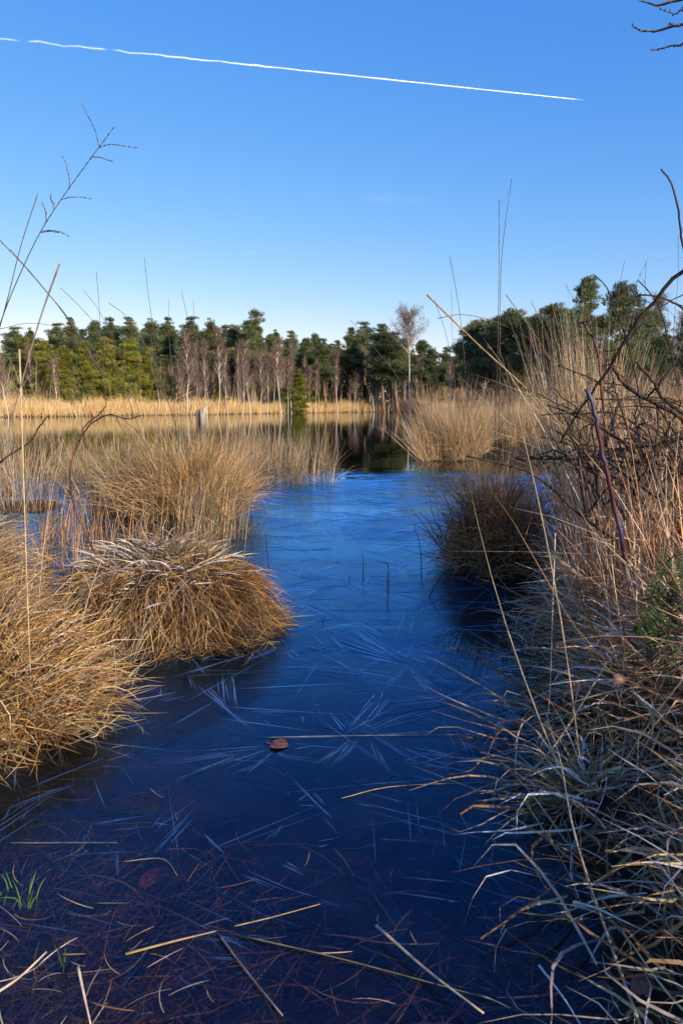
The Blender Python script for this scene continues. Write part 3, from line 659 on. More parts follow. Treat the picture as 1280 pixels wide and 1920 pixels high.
# tall sunlit tussock behind
tussock('grass_tussock', (-1.35,5.9,0), .42, .10, [
  ('upright_leaves', 2400, dict(clump=26,th0=(0,.45),th1=(.25,1.4),L=(.35,.84),W=(.003,.006),pal=[(STRAW,4),(ORANGE,3),(PALE,2),(OLIVE,2)],spread=.6,p=1.6)),
  ('drooping_leaves', 1300, dict(th0=(.2,.8),th1=(1.2,2.5),L=(.35,.8),W=(.003,.005),pal=GOLD,spread=.7)),
  ('stems', 170, dict(th0=(0,.45),th1=(.05,.6),L=(.7,1.3),W=(.002,.0035),pal=TAN,seg=7,spread=.8))],
  'tall upright tussock glowing in the sun behind the frosted tussock', ell=.9)
tussock('grass_tussock', (-2.0,6.3,0), .40, .08, [
  ('upright_leaves', 700, dict(th0=(0,.5),th1=(.25,1.3),L=(.4,.8),W=(.003,.0055),pal=[(STRAW,4),(PALE,2),(OLIVE,2),(GREEN,1)],spread=.7,p=1.6)),
  ('stems', 120, dict(th0=(0,.5),th1=(.05,.8),L=(.6,1.3),W=(.002,.0035),pal=TAN,seg=7,spread=.8))],
  'looser straw-coloured tussock with green leaves left of the tall sunlit one')
tussock('grass_tussock', (-3.1,6.6,0), .5, .06, [
  ('upright_leaves', 500, dict(th0=(0,.6),th1=(.25,1.4),L=(.4,.75),W=(.0025,.005),pal=TAN,spread=.7,p=1.6)),
  ('stems', 110, dict(th0=(0,.6),th1=(.05,.9),L=(.6,1.2),W=(.002,.0035),pal=TAN,seg=7,spread=.8))],
  'sparse thin tussock in the water near the left edge, behind the red bramble cane')
# reed beds in open water
def reed_bed(n, cx, cy, rx, ry, L, pal, label, lean=(0,.15), W=(.003,.006), group=None, name='reed_bed'):
    mb = MB(); k = max(6,n//16)
    ctr = rng.uniform(-1,1,(k,2)); ctr = ctr[np.hypot(ctr[:,0],ctr[:,1])<1]; ci = rng.integers(0,len(ctr),n)
    bx = ctr[ci,0]*rx+rng.normal(size=n)*.05; by = ctr[ci,1]*ry+rng.normal(size=n)*.05
    e = empty(name, (cx,cy,0))
    blades(mb, np.stack([bx,by,np.full(n,-.04)],-1), lean[0]+rng.normal(size=n)*1.3, rng.uniform(0,.18,n), rng.uniform(.02,.5,n)+lean[1]*.5, rng.uniform(*L,n), rng.uniform(*W,n), palette(n,pal), seg=6, p=1.5, wander=.3)
    mb.build('stalks', M_blade, e)
    mb = MB(); m = n//4
    ci = rng.integers(0,len(ctr),m); bx = ctr[ci,0]*rx+rng.normal(size=m)*.07; by = ctr[ci,1]*ry+rng.normal(size=m)*.07
    blades(mb, np.stack([bx,by,np.full(m,-.02)],-1), rng.uniform(0,6.28,m), rng.uniform(.1,.7,m), rng.uniform(.8,2.2,m), rng.uniform(.15,.45,m), rng.uniform(*W,m), palette(m,pal), seg=5, floor=0)
    mb.build('bent_leaves', M_blade, e)
    return tag(e, label, 'reeds', group)
reed_bed(900, -1.15,8.8, 1.05,.85, (.4,.78), TAN+[(OLIVE,1)], 'thin straw reeds standing in the water right of the tall sunlit tussock')
reed_bed(550, -1.15,11.3, .9,.7, (.4,.8), TAN, 'farther straw reeds whose tips stand before the dark reflections')
reed_bed(420, -3.6,9.2, 1.5,.8, (.35,.75), TAN+[(OLIVE,2)], 'olive and straw reeds in the water behind the left tussocks')
reed_bed(420, -2.9,7.9, 1.5,.5, (.4,.85), TAN+[(OLIVE,2)], 'see-through band of thin reeds across the water left of the tall sunlit tussock')
reed_bed(320, -.95,5.0, .35,.55, (.3,.6), TAN+[(BROWN,3)], 'few thin reeds poking through the ice between frosted tussock and channel')
reed_bed(300, -1.9,4.3, .7,.6, (.25,.6), SHADE, 'short brown stubble in the ice left of the frosted tussock')
# right side
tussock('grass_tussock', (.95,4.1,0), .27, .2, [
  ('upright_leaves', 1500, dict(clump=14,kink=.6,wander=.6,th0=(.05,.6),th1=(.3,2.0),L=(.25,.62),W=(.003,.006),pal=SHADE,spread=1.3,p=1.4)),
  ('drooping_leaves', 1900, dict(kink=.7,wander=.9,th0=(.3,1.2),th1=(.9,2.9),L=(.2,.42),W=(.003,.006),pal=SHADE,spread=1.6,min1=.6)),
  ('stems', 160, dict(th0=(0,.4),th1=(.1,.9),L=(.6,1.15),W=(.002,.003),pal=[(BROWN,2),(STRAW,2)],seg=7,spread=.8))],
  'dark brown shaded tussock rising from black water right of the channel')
TALLP=[('upright_leaves', 1000, dict(clump=12,th0=(0,.5),th1=(.2,1.3),L=(.5,1.05),W=(.004,.008),pal=[(PALE,3),(STRAW,4),(ORANGE,1)],spread=.7,p=1.6)),
       ('drooping_leaves', 500, dict(th0=(.2,.8),th1=(1.2,2.5),L=(.35,.8),W=(.004,.007),pal=TAN,spread=.7)),
       ('stems', 130, dict(th0=(0,.3),th1=(.05,.5),L=(.95,1.5),W=(.003,.0045),pal=TAN,seg=6,spread=.8))]
fan = tussock('grass_tussock', (2.0,12.4,0), .5, .10, [
  ('upright_leaves', 1500, dict(clump=18,th0=(.05,.7),th1=(.2,1.3),L=(.5,1.3),W=(.004,.008),pal=[(PALE,3),(STRAW,4),(ORANGE,1)],spread=.5,wind=math.pi,windp=.45)),
  ('stems', 120, dict(th0=(0,.4),th1=(.05,.5),L=(1.0,1.7),W=(.003,.005),pal=TAN,seg=6,spread=.8))],
  'pale grass tussock fanning out to the left over the water beyond the channel')
# copies: a field of tussocks on the right bank
protos = []
for k in range(4):
    protos.append(tussock('grass_tussock', (0,0,0), .38, .14, TALLP, 'pale straw tussock among many on the sunny flat behind the dark brambles', 'straw tussocks on the right bank'))
def copy_tree(o, loc, rz, s, label=None, group=None):
    c = o.copy(); C.objects.link(c); c.location = loc; c.rotation_euler = (0,0,rz); c.scale = (s,s,s)
    if label: c['label'] = label
    if group: c['group'] = group
    for ch in o.children:
        d = ch.copy(); C.objects.link(d); d.parent = c
    return c
spots = []
for px,py in [(820,838),(870,850),(915,846),(955,838),(1000,850),(1050,842),(1100,850),(1160,845),(1220,850),(1270,842),(930,818),(985,815),(1040,820),(1090,812),(1150,820),(1210,815),(1265,822),
              (890,806),(960,800),(1020,798),(1080,800),(1140,797),(1200,800),(1260,796),(850,800),(910,790),(990,788),(1060,787),(1130,788),(1190,786),(1250,787),(870,780),(940,779),(1010,778),(1080,779),(1150,778),(1230,779),(800,822),(1120,830),(1180,832)]:
    p = G(px+rng.normal()*6, py+rng.normal()*1.5); spots.append((p[0],p[1]))
for i,(x,y) in enumerate(spots):
    gz = max(float(ground(np.array([x]),np.array([y]))[0]),0)-.02
    s = rng.uniform(.85,1.15)
    if i<4: o = protos[i]; o.location=(x,y,gz); o.rotation_euler=(0,0,rng.uniform(0,6)); o.scale=(s,s,s)
    else: copy_tree(protos[i%4], (x,y,gz), rng.uniform(0,6.28), s)
# tall pale bunch, close on the right
tussock('grass_tussock', (1.95,5.4,.0), .22, .1, [
  ('upright_leaves', 520, dict(th0=(0,.35),th1=(.1,.5),L=(1.0,1.75),W=(.004,.007),pal=[(PALE,4),(STRAW,2)],spread=.9,wind=math.pi,windp=.5,p=1.6)),
  ('stems', 120, dict(th0=(0,.3),th1=(.05,.6),L=(1.2,1.95),W=(.003,.0045),pal=[(PALE,4),(STRAW,2)],seg=7,spread=.8,wind=math.pi,windp=.5))],
  'tall pale upright bunch of grass stems, highest on the right, before the tall pines')
# near right bank tussocks
BANK=[((.84,.54,.35),4),((.80,.47,.26),4),((.64,.35,.15),3),((.55,.35,.22),2),((.30,.15,.06),2),(FROST,.3)]
TAN=[((.58,.37,.16),4),((.72,.50,.28),4),((.30,.16,.06),3),(DARK,1)]
def bank_tuss(x,y,Rr,mound,n,label,frost=0,tall=1,pal=TAN,dn=1.,long_=1.):
    gz = float(ground(np.array([x]),np.array([y]))[0])-.03
    gz = max(gz,-.02)
    parts=[('drooping_leaves', int(n*1.5*dn), dict(th0=(.3,1.5),th1=(.9,2.6),L=(.16*long_,.45*long_),W=(.003,.0095),pal=pal,spread=2.6,min1=.5,wander=1.1,kink=.75,r1=1.15)),
           ('upright_leaves', int(n*.28*tall), dict(th0=(0,.5),th1=(.1,1.1),L=(.35,.85),W=(.003,.006),pal=pal,spread=1.2,p=1.5)),
           ('stems', int(34*tall)+4, dict(th0=(0,.5),th1=(.1,.9),L=(.7,1.25),W=(.0025,.004),pal=pal,seg=7,spread=1.2))]
    parts.append(('loose_straws', int(n*.16), dict(kink=.25,wander=.2,th0=(.5,1.5),th1=(.7,1.7),L=(.2,.6)if tall>.3 else (.12,.34),W=(.002,.005),pal=pal,spread=3,r1=1.2)))
    if frost: parts.append(('frosted_leaves', frost, dict(th0=(.6,1.4),th1=(1.5,2.5),L=(.15,.42),W=(.004,.009),pal=FR,spread=1.6,min1=.9,wander=.8)))
    return tussock('grass_tussock', (x,y,gz), Rr, mound, parts, label)
bank_tuss(1.55,3.4,.30,.22,1800,'tall grey-straw tussock at the right bank behind the fern',0,1.3,BANK)
bank_tuss(2.1,3.3,.36,.30,1800,'tangled straw tussock beneath the bramble canes at the right edge',0,1.2,BANK)
bank_tuss(2.35,4.4,.36,.2,1800,'brown-straw tussock behind the brambles, beside a patch of pale ice',0,1.2)
bank_tuss(2.7,4.6,.42,.3,1600,'far bushy tussock at the right edge under the dead branches',0,1.1)
bank_tuss(1.22,2.72,.24,.14,1600,'leaning tussock of long straws at the edge of the right bank, left of the fern',150,1.1,BANK)
bank_tuss(1.52,2.6,.30,.26,1700,'shaggy tussock right behind the hanging fern',60,.8,BANK)
bank_tuss(1.08,2.02,.21,.13,1500,'frosted heap of bent grass on the right bank below the fern',420,.25,BANK)
bank_tuss(1.25,1.95,.22,.2,1100,'straw tussock at the right edge with frosty bent leaves',160,.4,BANK)
bank_tuss(.93,1.22,.19,.05,420,'flattened frosty tussock in the lower right corner',240,.12,BANK,1.,.8)
bank_tuss(.80,.90,.14,.03,240,'low frosty bunch of flattened leaves at the bottom right edge',160,.1,BANK,1.,.7)
bank_tuss(.63,1.62,.07,.02,90,'small fan of broken straws at the tip of the right bank',50,.0,[(PALE,3),(STRAW,3)],1.,.6)

# ------------------------------------------------------------------ litter in and on the ice
def litter(name, n, samp, z, L, W, pal, label, cat='grass litter'):
    mb = MB(); x,y = samp(n); n = len(x)
    a = rng.uniform(0,6.28,n); Ls = rng.uniform(*L,n); c = rng.normal(size=n)*.6
    t = np.linspace(0,1,6)[None]
    ph = a[:,None]+c[:,None]*(t-.5)
    px_ = x[:,None]+np.cumsum(np.cos(ph)*Ls[:,None]/6,1); py_ = y[:,None]+np.cumsum(np.sin(ph)*Ls[:,None]/6,1)
    pz = rng.uniform(*z,n)[:,None]+0*t + rng.normal(size=(n,1))*.006*(t-.5)
    if z[1]<0: pz = np.clip(pz,None,-.002)
    sdv = np.tile([[0,0,1.]],(n,1))+rng.normal(size=(n,3))*.25
    ribbons(mb, np.stack([px_,py_,pz],-1), rng.uniform(*W,n)[:,None]*(np.array([.5,1,1,1,.8,.2])[None]), sdv, palette(n,pal))
    return tag(mb.build(name, M_blade), label, cat, kind='stuff')
def samp_low(n):   # denser to the bottom left and along the right bank
    px = rng.uniform(-40,1330,n*4); py = rng.uniform(1380,1960,n*4)
    dens = .03+.9*np.clip((600-px)/500,0,1)**1.3*np.clip((py-1520)/250,0,1)+.5*np.clip((px-900)/250,0,1)*np.clip((py-1350)/100,0,1)+.06*np.clip((py-1550)/250,0,1)+.25*np.clip((400-px)/300,0,1)
    dens = dens*(.45+.9*np.clip(.5+fbm(px*.012,py*.02),0,1))
    k = rng.random(n*4)<dens; px,py = px[k][:n],py[k][:n]
    q = np.array([G(a,b)[:2] for a,b in zip(px,py)]); return q[:,0],q[:,1]
litter('submerged_straw', 3000, samp_low, (-.05,-.003), (.02,.24), (.0008,.0032), [((.36,.24,.13),4),((.22,.14,.08),4),((.58,.46,.30),1.5),((.12,.07,.04),3)], 'brown straw and leaf litter frozen under the clear ice in the foreground')
litter('scattered_straw', 120, samp_low, (.005,.014), (.03,.13), (.001,.0022), [(PALE,2),(STRAW,2),(BROWN,2),(GREYS,2)], 'loose broken straws lying on the ice in the foreground')
def samp_bank(n):
    x = rng.uniform(.45,2.2,n*3); y = rng.uniform(.5,3.4,n*3); s = sdist(x,y); k = s>-.22; return x[k][:n],y[k][:n]
mb = MB(); x,y = samp_bank(5200); n=len(x); gz=np.maximum(ground(x,y),0)+.01
blades(mb, np.stack([x,y,gz],-1), rng.uniform(0,6.28,n), rng.uniform(.9,1.5,n), rng.uniform(1.3,2.0,n), rng.uniform(.08,.40,n), rng.uniform(.002,.008,n), palette(n,[(GREYS,4),(STRAW,3),(PALE,2),(BROWN,4),(DARK,2),(FROST,1)]), seg=6, floor=lambda a,b: np.maximum(ground(a,b),0), wander=.9)
x = rng.uniform(-2.6,-1.0,1500); y = rng.uniform(.9,3.4,1500); k = (sdist(x,y)>-.15); x,y=x[k],y[k]; n=len(x); gz=np.maximum(ground(x,y),0)+.01
blades(mb, np.stack([x,y,gz],-1), rng.uniform(0,6.28,n), rng.uniform(.5,1.4,n), rng.uniform(1.3,2.0,n), rng.uniform(.1,.4,n), rng.uniform(.002,.005,n), palette(n,GOLD), seg=6, floor=lambda a,b: np.maximum(ground(a,b),0), wander=.9)
tag(mb.build('bank_litter', M_blade), 'matted dead grass lying between the tussocks on the near banks', 'grass litter', kind='stuff')
# long single straws that show plainly
def straw(pts, r, label, col=PALE, cat='straw', name='straw'):
    p = [np.append(G(a,b)[:2], z) for a,b,z in pts]
    mb = MB(); tube(mb, smooth_path(p,10), np.linspace(r,r*.5,10), 6, col=col)
    return tag(mb.build(name, M_blade, smooth=True), label, cat)
straw([(705,1753,.02),(800,1838,.02),(905,1930,.03)], .0030, 'thick pale straw slanting to the bottom edge, right of centre')
straw([(236,1794,.006),(330,1770,.007),(408,1752,.008)], .0024, 'golden straw lying left of the crossing point near the bottom centre', STRAW)
straw([(408,1755,.008),(455,1820,.009),(530,1912,.008)], .0024, 'grey straw slanting down from the crossing point near the bottom centre', GREYS)
straw([(440,1745,.010),(510,1730,.012),(600,1700,.006)], .0013, 'thin golden straw rising right from the crossing point', STRAW)
straw([(455,1760,.006),(640,1805,.008),(920,1880,.007)], .0014, 'long thin yellow straw crossing the bottom of the ice', OLIVE)
straw([(-10,1885,.02),(40,1850,.02),(90,1812,.03)], .0028, 'pale straw in the lower left corner', PALE)
straw([(150,1860,.05),(160,1895,.03),(172,1935,.01)], .0026, 'short upright straw at the bottom left edge', PALE)
straw([(232,1620,.006),(305,1617,.009),(333,1645,.004)], .0011, 'small bent straw on the ice at the lower left', GREYS)
straw([(20,1583,.004),(220,1583,.004)], .0009, 'faint straight straw frozen into the ice at the left', GREYS)
straw([(640,1500,.005),(740,1478,.006),(930,1470,.006)], .0011, 'thin orange straw leading to the tip of the right bank', STRAW)
straw([(500,1386,.006),(640,1383,.006),(1000,1380,.007)], .0010, 'long thin straw running from the red leaf to the right bank', GREYS)
def fstalk(pts, r, label, col=PALE, name='straw', cat='straw'):
    "bare straw through pixel/depth points"
    p = smooth_path([P(a,b,d) for a,b,d in pts], 16); mb = MB(); tube(mb, p, np.linspace(r,r*.45,16), 6, col=col)
    return tag(mb.build(name, M_blade, smooth=True), label, cat)
fstalk([(1200,1925,.93),(1130,1730,1.1),(1075,1560,1.25),(1048,1420,1.5),(1020,1330,1.9)], .0030, 'long pale stalk running up the right bank from the bottom edge to its tip')
fstalk([(1115,1660,1.25),(1180,1600,1.3),(1240,1520,1.4),(1300,1400,1.5)], .0035, 'thick golden stalk slanting to the right edge in the lower right', STRAW)
fstalk([(965,1480,1.62),(1045,1390,1.75),(1120,1270,1.9),(1142,1235,1.95)], .0038, 'broad pale stalk leaning over the frosted heap', PALE)
fstalk([(1000,1475,1.6),(1080,1415,1.7),(1180,1350,1.9)], .0028, 'thin straw leaning right across the frosted heap', STRAW)
fstalk([(1162,1510,1.62),(1190,1490,1.62),(1213,1441,1.65),(1290,1451,1.7)], .0018, 'bent golden straw with a sharp knee at the right', STRAW)
fstalk([(1010,1810,1.06),(1055,1870,1.0),(1090,1925,.95)], .0022, 'frosty straw at the bottom edge right of centre', FROST)
fstalk([(985,1505,1.48),(1045,1600,1.35),(1085,1680,1.25)], .0022, 'frosty straw slanting down the right bank', GREYS)
fstalk([(900,1760,1.12),(1000,1690,1.2),(1090,1620,1.3),(1240,1555,1.4)], .0022, 'long brown leaf arching over the lower right corner', BROWN)
fstalk([(52,920,2.2),(48,1000,2.1),(50,1150,2.0)], .0022, 'green-yellow stem standing in the near golden mound', OLIVE)
fstalk([(37,655,2.0),(42,800,2.0),(48,1000,2.0),(60,1330,1.95)], .0026, 'pale broken stalk standing upright at the left edge', PALE)
fstalk([(112,495,1.9),(75,600,1.95),(35,740,2.0),(5,850,2.0)], .0026, 'smooth purplish stalk leaning right at the left edge', GREYS)
fstalk([(800,553,2.3),(900,650,2.4),(1000,742,2.5),(1090,840,2.5),(1190,960,2.5),(1260,1060,2.45)], .0028, 'long straight golden stalk slanting across the right-hand grasses', STRAW)
fstalk([(948,553,2.6),(1010,640,2.6),(1060,740,2.6),(1100,900,2.6)], .0016, 'thin straight stalk with brown tip left of the tallest pine', BROWN)
fstalk([(820,597,2.8),(870,590,2.8),(940,608,2.9),(1010,650,2.9),(1060,720,3.0)], .0016, 'thin stalk arching over the dip in the treeline', BROWN)
fstalk([(340,665,2.9),(440,655,2.9),(520,668,2.9),(600,720,3.0)], .0011, 'hair-thin arching stalk across the birch stand', BROWN)
fstalk([(0,617,2.4),(60,606,2.4),(130,622,2.4),(190,680,2.5)], .0012, 'thin dark stalk arching over the trees at the left edge', BROWN)
fstalk([(1040,1000,2.2),(1035,1150,2.1),(1030,1300,2.0),(1020,1400,1.85)], .0026, 'upright pale straw at the edge of the right bank', PALE)
fstalk([(1170,1180,1.9),(1166,1270,1.85),(1160,1330,1.8)], .0026, 'short olive stem left of the fern', OLIVE)

# ------------------------------------------------------------------ flowering stalks against the sky
def stalk(pts, r, label, nbranch=0, beads=True, col=(.14,.12,.12)):
    r *= 1.1 if nbranch==0 else .8
    p = smooth_path([P(a,b,d) for a,b,d in pts], 24)     # first = tip
    e = empty('grass_stalk', tuple(p[-1])); o0 = p[-1]
    mb = MB(); tube(mb, p, np.linspace(r*.4,r,24), 5, col=col); mb.build('stem', M_blade, e, smooth=True, origin=o0)
    mb = MB(); L = np.linalg.norm(p[0]-p[-1])
    def bead_line(q, k):
        for t in np.linspace(0,1,k):
            c = np.array([np.interp(t,np.linspace(0,1,len(q)),q[:,i]) for i in range(3)])
            j = min(int(t*(len(q)-1)),len(q)-2); d = norm(q[j+1]-q[j]+rng.normal(size=3)*.12*np.linalg.norm(q[j+1]-q[j]))
            l = rng.uniform(.004,.008); w_ = r*.9
            tube(mb, [c-d*l, c, c+d*l], [w_*.2,w_,w_*.2], 5, col=np.array((.16,.12,.10))*rng.uniform(.6,1.4))
    ntip = 10 if nbranch else 9
    if beads: bead_line(p[:ntip], 16)
    side_ = norm(np.cross(norm(p[0]-p[-1]), np.array([0,1,0])))
    for k in range(nbranch):
        i = 2+int(k*11/max(nbranch,1)); s = p[i]; up = norm(p[i-1]-p[i+1]); sg = 1 if k%2 else -1
        l = rng.uniform(.035,.12)*min(1,L); bow = rng.uniform(.1,.6); sp_ = rng.uniform(.3,.7); i = min(i+int(rng.integers(-1,2)),20); i=max(i,1); s=p[i]
        q = np.array([s+up*l*t*.75+side_*sg*l*(t*sp_+bow*t*t)+np.array([0,0,-.35*bow])*l*t*t+rng.normal(size=3)*.001 for t in np.linspace(0,1,6)])
        tube(mb, q, np.linspace(r*.4,r*.2,6), 4, col=col); bead_line(q[1:], 7)
    if beads or nbranch: mb.build('seed_head', M_blade, e, origin=o0)
    return tag(e, label, 'grass stalk')
stalk([(213,240,1.75),(150,325,1.8),(85,420,1.85),(40,510,1.9),(0,610,1.95),(-30,720,2.0)], .0022, 'tallest grass stalk with a branching seed head, at the left against the sky', 9)
stalk([(70,367,1.9),(40,460,1.9),(15,560,1.95),(-10,650,2.0)], .0016, 'straight beaded stalk just left of the tallest branching one')
stalk([(-10,440,2.0),(40,492,2.0),(90,550,2.05),(130,600,2.1),(190,700,2.2)], .0018, 'stalk leaning left that crosses the tallest branching stalk')
stalk([(22,470,2.1),(70,525,2.1),(125,595,2.2),(200,710,2.3)], .0013, 'thinner stalk parallel to the left-leaning one')
stalk([(115,541,2.6),(150,575,2.6),(185,620,2.7),(230,720,2.8),(280,860,2.9)], .0013, 'first thin curved stalk above the left treeline')
stalk([(181,512,2.6),(186,570,2.6),(190,640,2.7),(200,760,2.8)], .0011, 'upright thin stalk above the left treeline')
stalk([(158,545,2.8),(190,590,2.8),(230,680,2.9),(270,800,3.0)], .0011, 'faint stalk leaning left beside the upright thin stalk')
stalk([(206,569,2.7),(240,598,2.7),(290,680,2.8),(330,800,2.9)], .0013, 'low stalk leaning left above the dark pines at the left')
stalk([(271,484,2.7),(278,550,2.7),(290,640,2.8),(296,760,2.9),(300,900,3.0)], .0013, 'lone slender stalk standing highest over the left treeline')
stalk([(341,548,2.8),(350,590,2.8),(362,660,2.9),(375,760,3.0)], .0011, 'short thin stalk above the start of the birch stand')
stalk([(363,565,3.2),(364,620,3.2),(368,700,3.2),(372,800,3.3)], .0011, 'tiny vertical stalk right beside the birch stand')
stalk([(316,560,3.2),(317,620,3.2),(322,700,3.2),(330,800,3.3)], .0011, 'tiny vertical stalk left of the birch stand')
stalk([(657,600,3.6),(690,640,3.6),(740,700,3.8),(800,800,4.0)], .0016, 'curved dark stalk tip over the broad central pine')
stalk([(843,484,3.0),(852,530,3.0),(863,600,3.1),(872,700,3.2),(880,830,3.4)], .0014, 'slender stalk left of the tall double stalk')
stalk([(815,565,3.2),(835,625,3.2),(850,700,3.3),(866,820,3.5)], .0013, 'stalk leaning left over the dip in the treeline')
stalk([(846,545,3.4),(847,620,3.4),(850,700,3.4),(858,830,3.5)], .0011, 'fine vertical stalk over the dip in the treeline')
stalk([(958,338,2.6),(948,410,2.6),(940,480,2.7),(937,560,2.8),(936,700,2.9),(935,860,3.1)], .0016, 'tallest stalk on the right, the one of the pair curving right at its tip')
stalk([(935,376,2.6),(935,450,2.7),(934,560,2.8),(931,700,2.9),(925,860,3.1)], .0015, 'straight left stalk of the tall pair on the right')
stalk([(1170,490,2.8),(1160,540,2.8),(1150,620,2.9),(1120,760,3.0)], .0011, 'thin stalk between the tall right-hand pines')
stalk([(1210,492,2.9),(1208,560,2.9),(1206,640,2.9),(1200,780,3.0)], .0011, 'faint upright stalk right of the tall pines')
stalk([(1270,445,2.9),(1270,520,2.9),(1262,620,2.9),(1255,780,3.0)], .0011, 'upright stalk close to the right edge')
stalk([(690,560,0),(1,1,0)] if False else [(1060,535,2.9),(1095,600,2.9),(1130,690,3.0),(1150,800,3.0)], .0012, 'stalk leaning left in front of the tallest pine')
stalk([(995,565,2.7),(1030,640,2.7),(1060,740,2.8),(1080,860,2.9)], .0014, 'hooked stalk before the dark spreading pine')

# ------------------------------------------------------------------ brambles and branches
def cane_tube(mb, p, r0, r1, thorns=True, twigs=0, lvl=0):
    n = len(p); tube(mb, p, np.linspace(r0,r1,n), 7)
    T = np.gradient(p,axis=0)
    L = np.linalg.norm(np.diff(p,axis=0),axis=1).sum()
    if thorns:
        for k in range(int(L/.022)):
            t = rng.random(); i = min(int(t*(n-1)),n-2); c = p[i]+(p[i+1]-p[i])*rng.random(); tt = norm(T[i])
            d = norm(np.cross(tt, rng.normal(size=3))); r = r0+(r1-r0)*t
            tube(mb, [c, c+d*(r+.004)-tt*.002], [r*.45,r*.04], 4)
    for k in range(twigs):
        t = rng.uniform(.1,.95); i = min(int(t*(n-1)),n-2); s = p[i]; tt = norm(T[i])
        d = norm(tt+rng.normal(size=3)*.8); l = rng.uniform(.05,.22)
        q = [s]
        for j in range(5):
            d = norm(d+rng.normal(size=3)*.28); q.append(q[-1]+d*l/5)
        r = (r0+(r1-r0)*t)*.45
        q = np.array(q); tube(mb, q, np.linspace(r,r*.35,6), 5)
        for bb in range(2): # bud
            c = q[rng.integers(2,6)]; tube(mb, [c, c+rot_noise(1)[0]*.004, c+rot_noise(1)[0]*.007], [r*.7,r*.9,r*.2], 5)
        if lvl<1 and rng.random()<.6: 
            cane_tube(mb, q, r*.0+r*.9, r*.3, False, 1, lvl+1)
def cane(pts, r0, r1, label, mat=None, twigs=4, name='bramble_cane', cat='bramble cane', group=None, thorns=True, n=22):
    p = smooth_path([P(a,b,d) for a,b,d in pts], n)
    p[1:-1] += rng.normal(size=(n-2,3))*r0*.35
    e = tuple(p[0]); mb = MB(); cane_tube(mb, p, r0, r1, thorns, twigs)
    o = mb.build(name, mat or M_cane, smooth=True, origin=p[0]); o.location = e
    return tag(o, label, cat, group)
cane([(175,1032,2.75),(140,950,2.7),(131,890,2.7),(145,835,2.7),(172,797,2.7),(205,778,2.65),(243,785,2.6),(270,778,2.6)], .0048, .0022, 'red arching bramble cane rising from the frosted tussock on the left', M_redcane, 5)
cane([(151,826,2.69),(158,800,2.68),(180,782,2.66),(192,770,2.65),(200,760,2.65)], .003, .0022, 'short red side shoot with buds on the left bramble arch', M_redcane, 2)
cane([(0,868,2.2),(30,845,2.2),(55,830,2.2),(75,800,2.2),(90,780,2.2)], .0032, .002, 'dark bare twig at the left edge above the water', None, 1)
cane([(232,1128,2.35),(255,1108,2.4),(300,1090,2.45),(350,1055,2.6),(385,1040,2.7)], .0026, .0014, 'black thin twig lying across the frosted tussock', None, 3)
cane([(1300,485,2.1),(1235,552,2.15),(1185,615,2.2),(1150,672,2.25),(1120,722,2.3),(1085,770,2.35),(1050,830,2.4)], .0065, .0035, 'thickest dark cane sweeping down-left from the right edge', None, 7)
cane([(1238,317,2.1),(1258,345,2.1),(1271,395,2.1),(1276,440,2.1),(1290,520,2.1)], .0022, .0034, 'slim cane with bent tip high at the right edge against the sky', None, 0)
cane([(1158,551,2.2),(1175,562,2.2),(1205,553,2.2),(1240,558,2.2),(1265,570,2.2),(1300,592,2.2)], .0022, .0034, 'curved cane with hooked end before the round-topped pine', None, 3)
cane([(1112,514,2.3),(1134,535,2.3),(1145,560,2.3),(1170,620,2.3),(1190,700,2.3),(1200,760,2.3)], .0016, .003, 'thin angular cane crossing the tallest pine', None, 3)
cane([(1195,525,2.2),(1220,552,2.2),(1240,590,2.2),(1252,640,2.2),(1270,720,2.2)], .0016, .003, 'thin cane leaning over the right-hand pines', None, 3)
cane([(1300,540,2.2),(1240,575,2.2),(1200,610,2.2),(1165,650,2.25),(1130,660,2.3)], .002, .0015, 'wiry twig below the thickest cane', None, 4)
cane([(1082,602,2.4),(1097,612,2.4),(1115,645,2.4),(1124,690,2.4),(1130,760,2.4),(1136,840,2.4)], .0042, .0045, 'brown sunlit cane with a cut end before the right-hand grasses', M_redcane, 3)
cane([(1148,688,2.2),(1172,722,2.2),(1200,742,2.2),(1245,765,2.2),(1300,800,2.2)], .0062, .0075, 'stout dark cane running down to the right edge', None, 5)
cane([(1192,678,2.1),(1225,718,2.1),(1245,750,2.1),(1300,790,2.1)], .0045, .006, 'second stout cane crossing the first at the right edge', None, 5)
cane([(966,859,2.6),(1040,859,2.6),(1108,857,2.6),(1145,847,2.6),(1190,838,2.6),(1300,815,2.6)], .0075, .0095, 'thick black dead branch lying level across the right-hand grasses', None, 5, 'dead_branch', 'dead branch', thorns=False)
cane([(873,855,2.5),(935,868,2.5),(990,885,2.5),(1030,912,2.5),(1080,960,2.5),(1150,1012,2.5)], .0038, .0062, 'dark branch slanting down-right over the shaded tussock', None, 6, 'dead_branch', 'dead branch', thorns=False)
cane([(1099,730,2.0),(1112,762,2.0),(1120,800,2.0),(1132,860,2.0),(1142,905,2.0),(1160,985,2.0),(1172,1060,2.0)], .0058, .0075, 'purple cane with painted blue sheen standing out in the right-hand tangle', M_bluecane, 1)
cane([(1045,685,2.4),(1070,695,2.4),(1112,712,2.4),(1150,745,2.4)], .0022, .003, 'short dark cane pointing left before the pale tall bunch', None, 2)
cane([(1025,760,2.4),(1060,772,2.4),(1110,795,2.4),(1170,828,2.4),(1230,835,2.4)], .0026, .0042, 'thin cane above the level dead branch', None, 5)
cane([(1300,655,2.1),(1262,690,2.1),(1236,718,2.1),(1210,750,2.2)], .0045, .0035, 'dark cane entering from the right edge below the pines', None, 3)
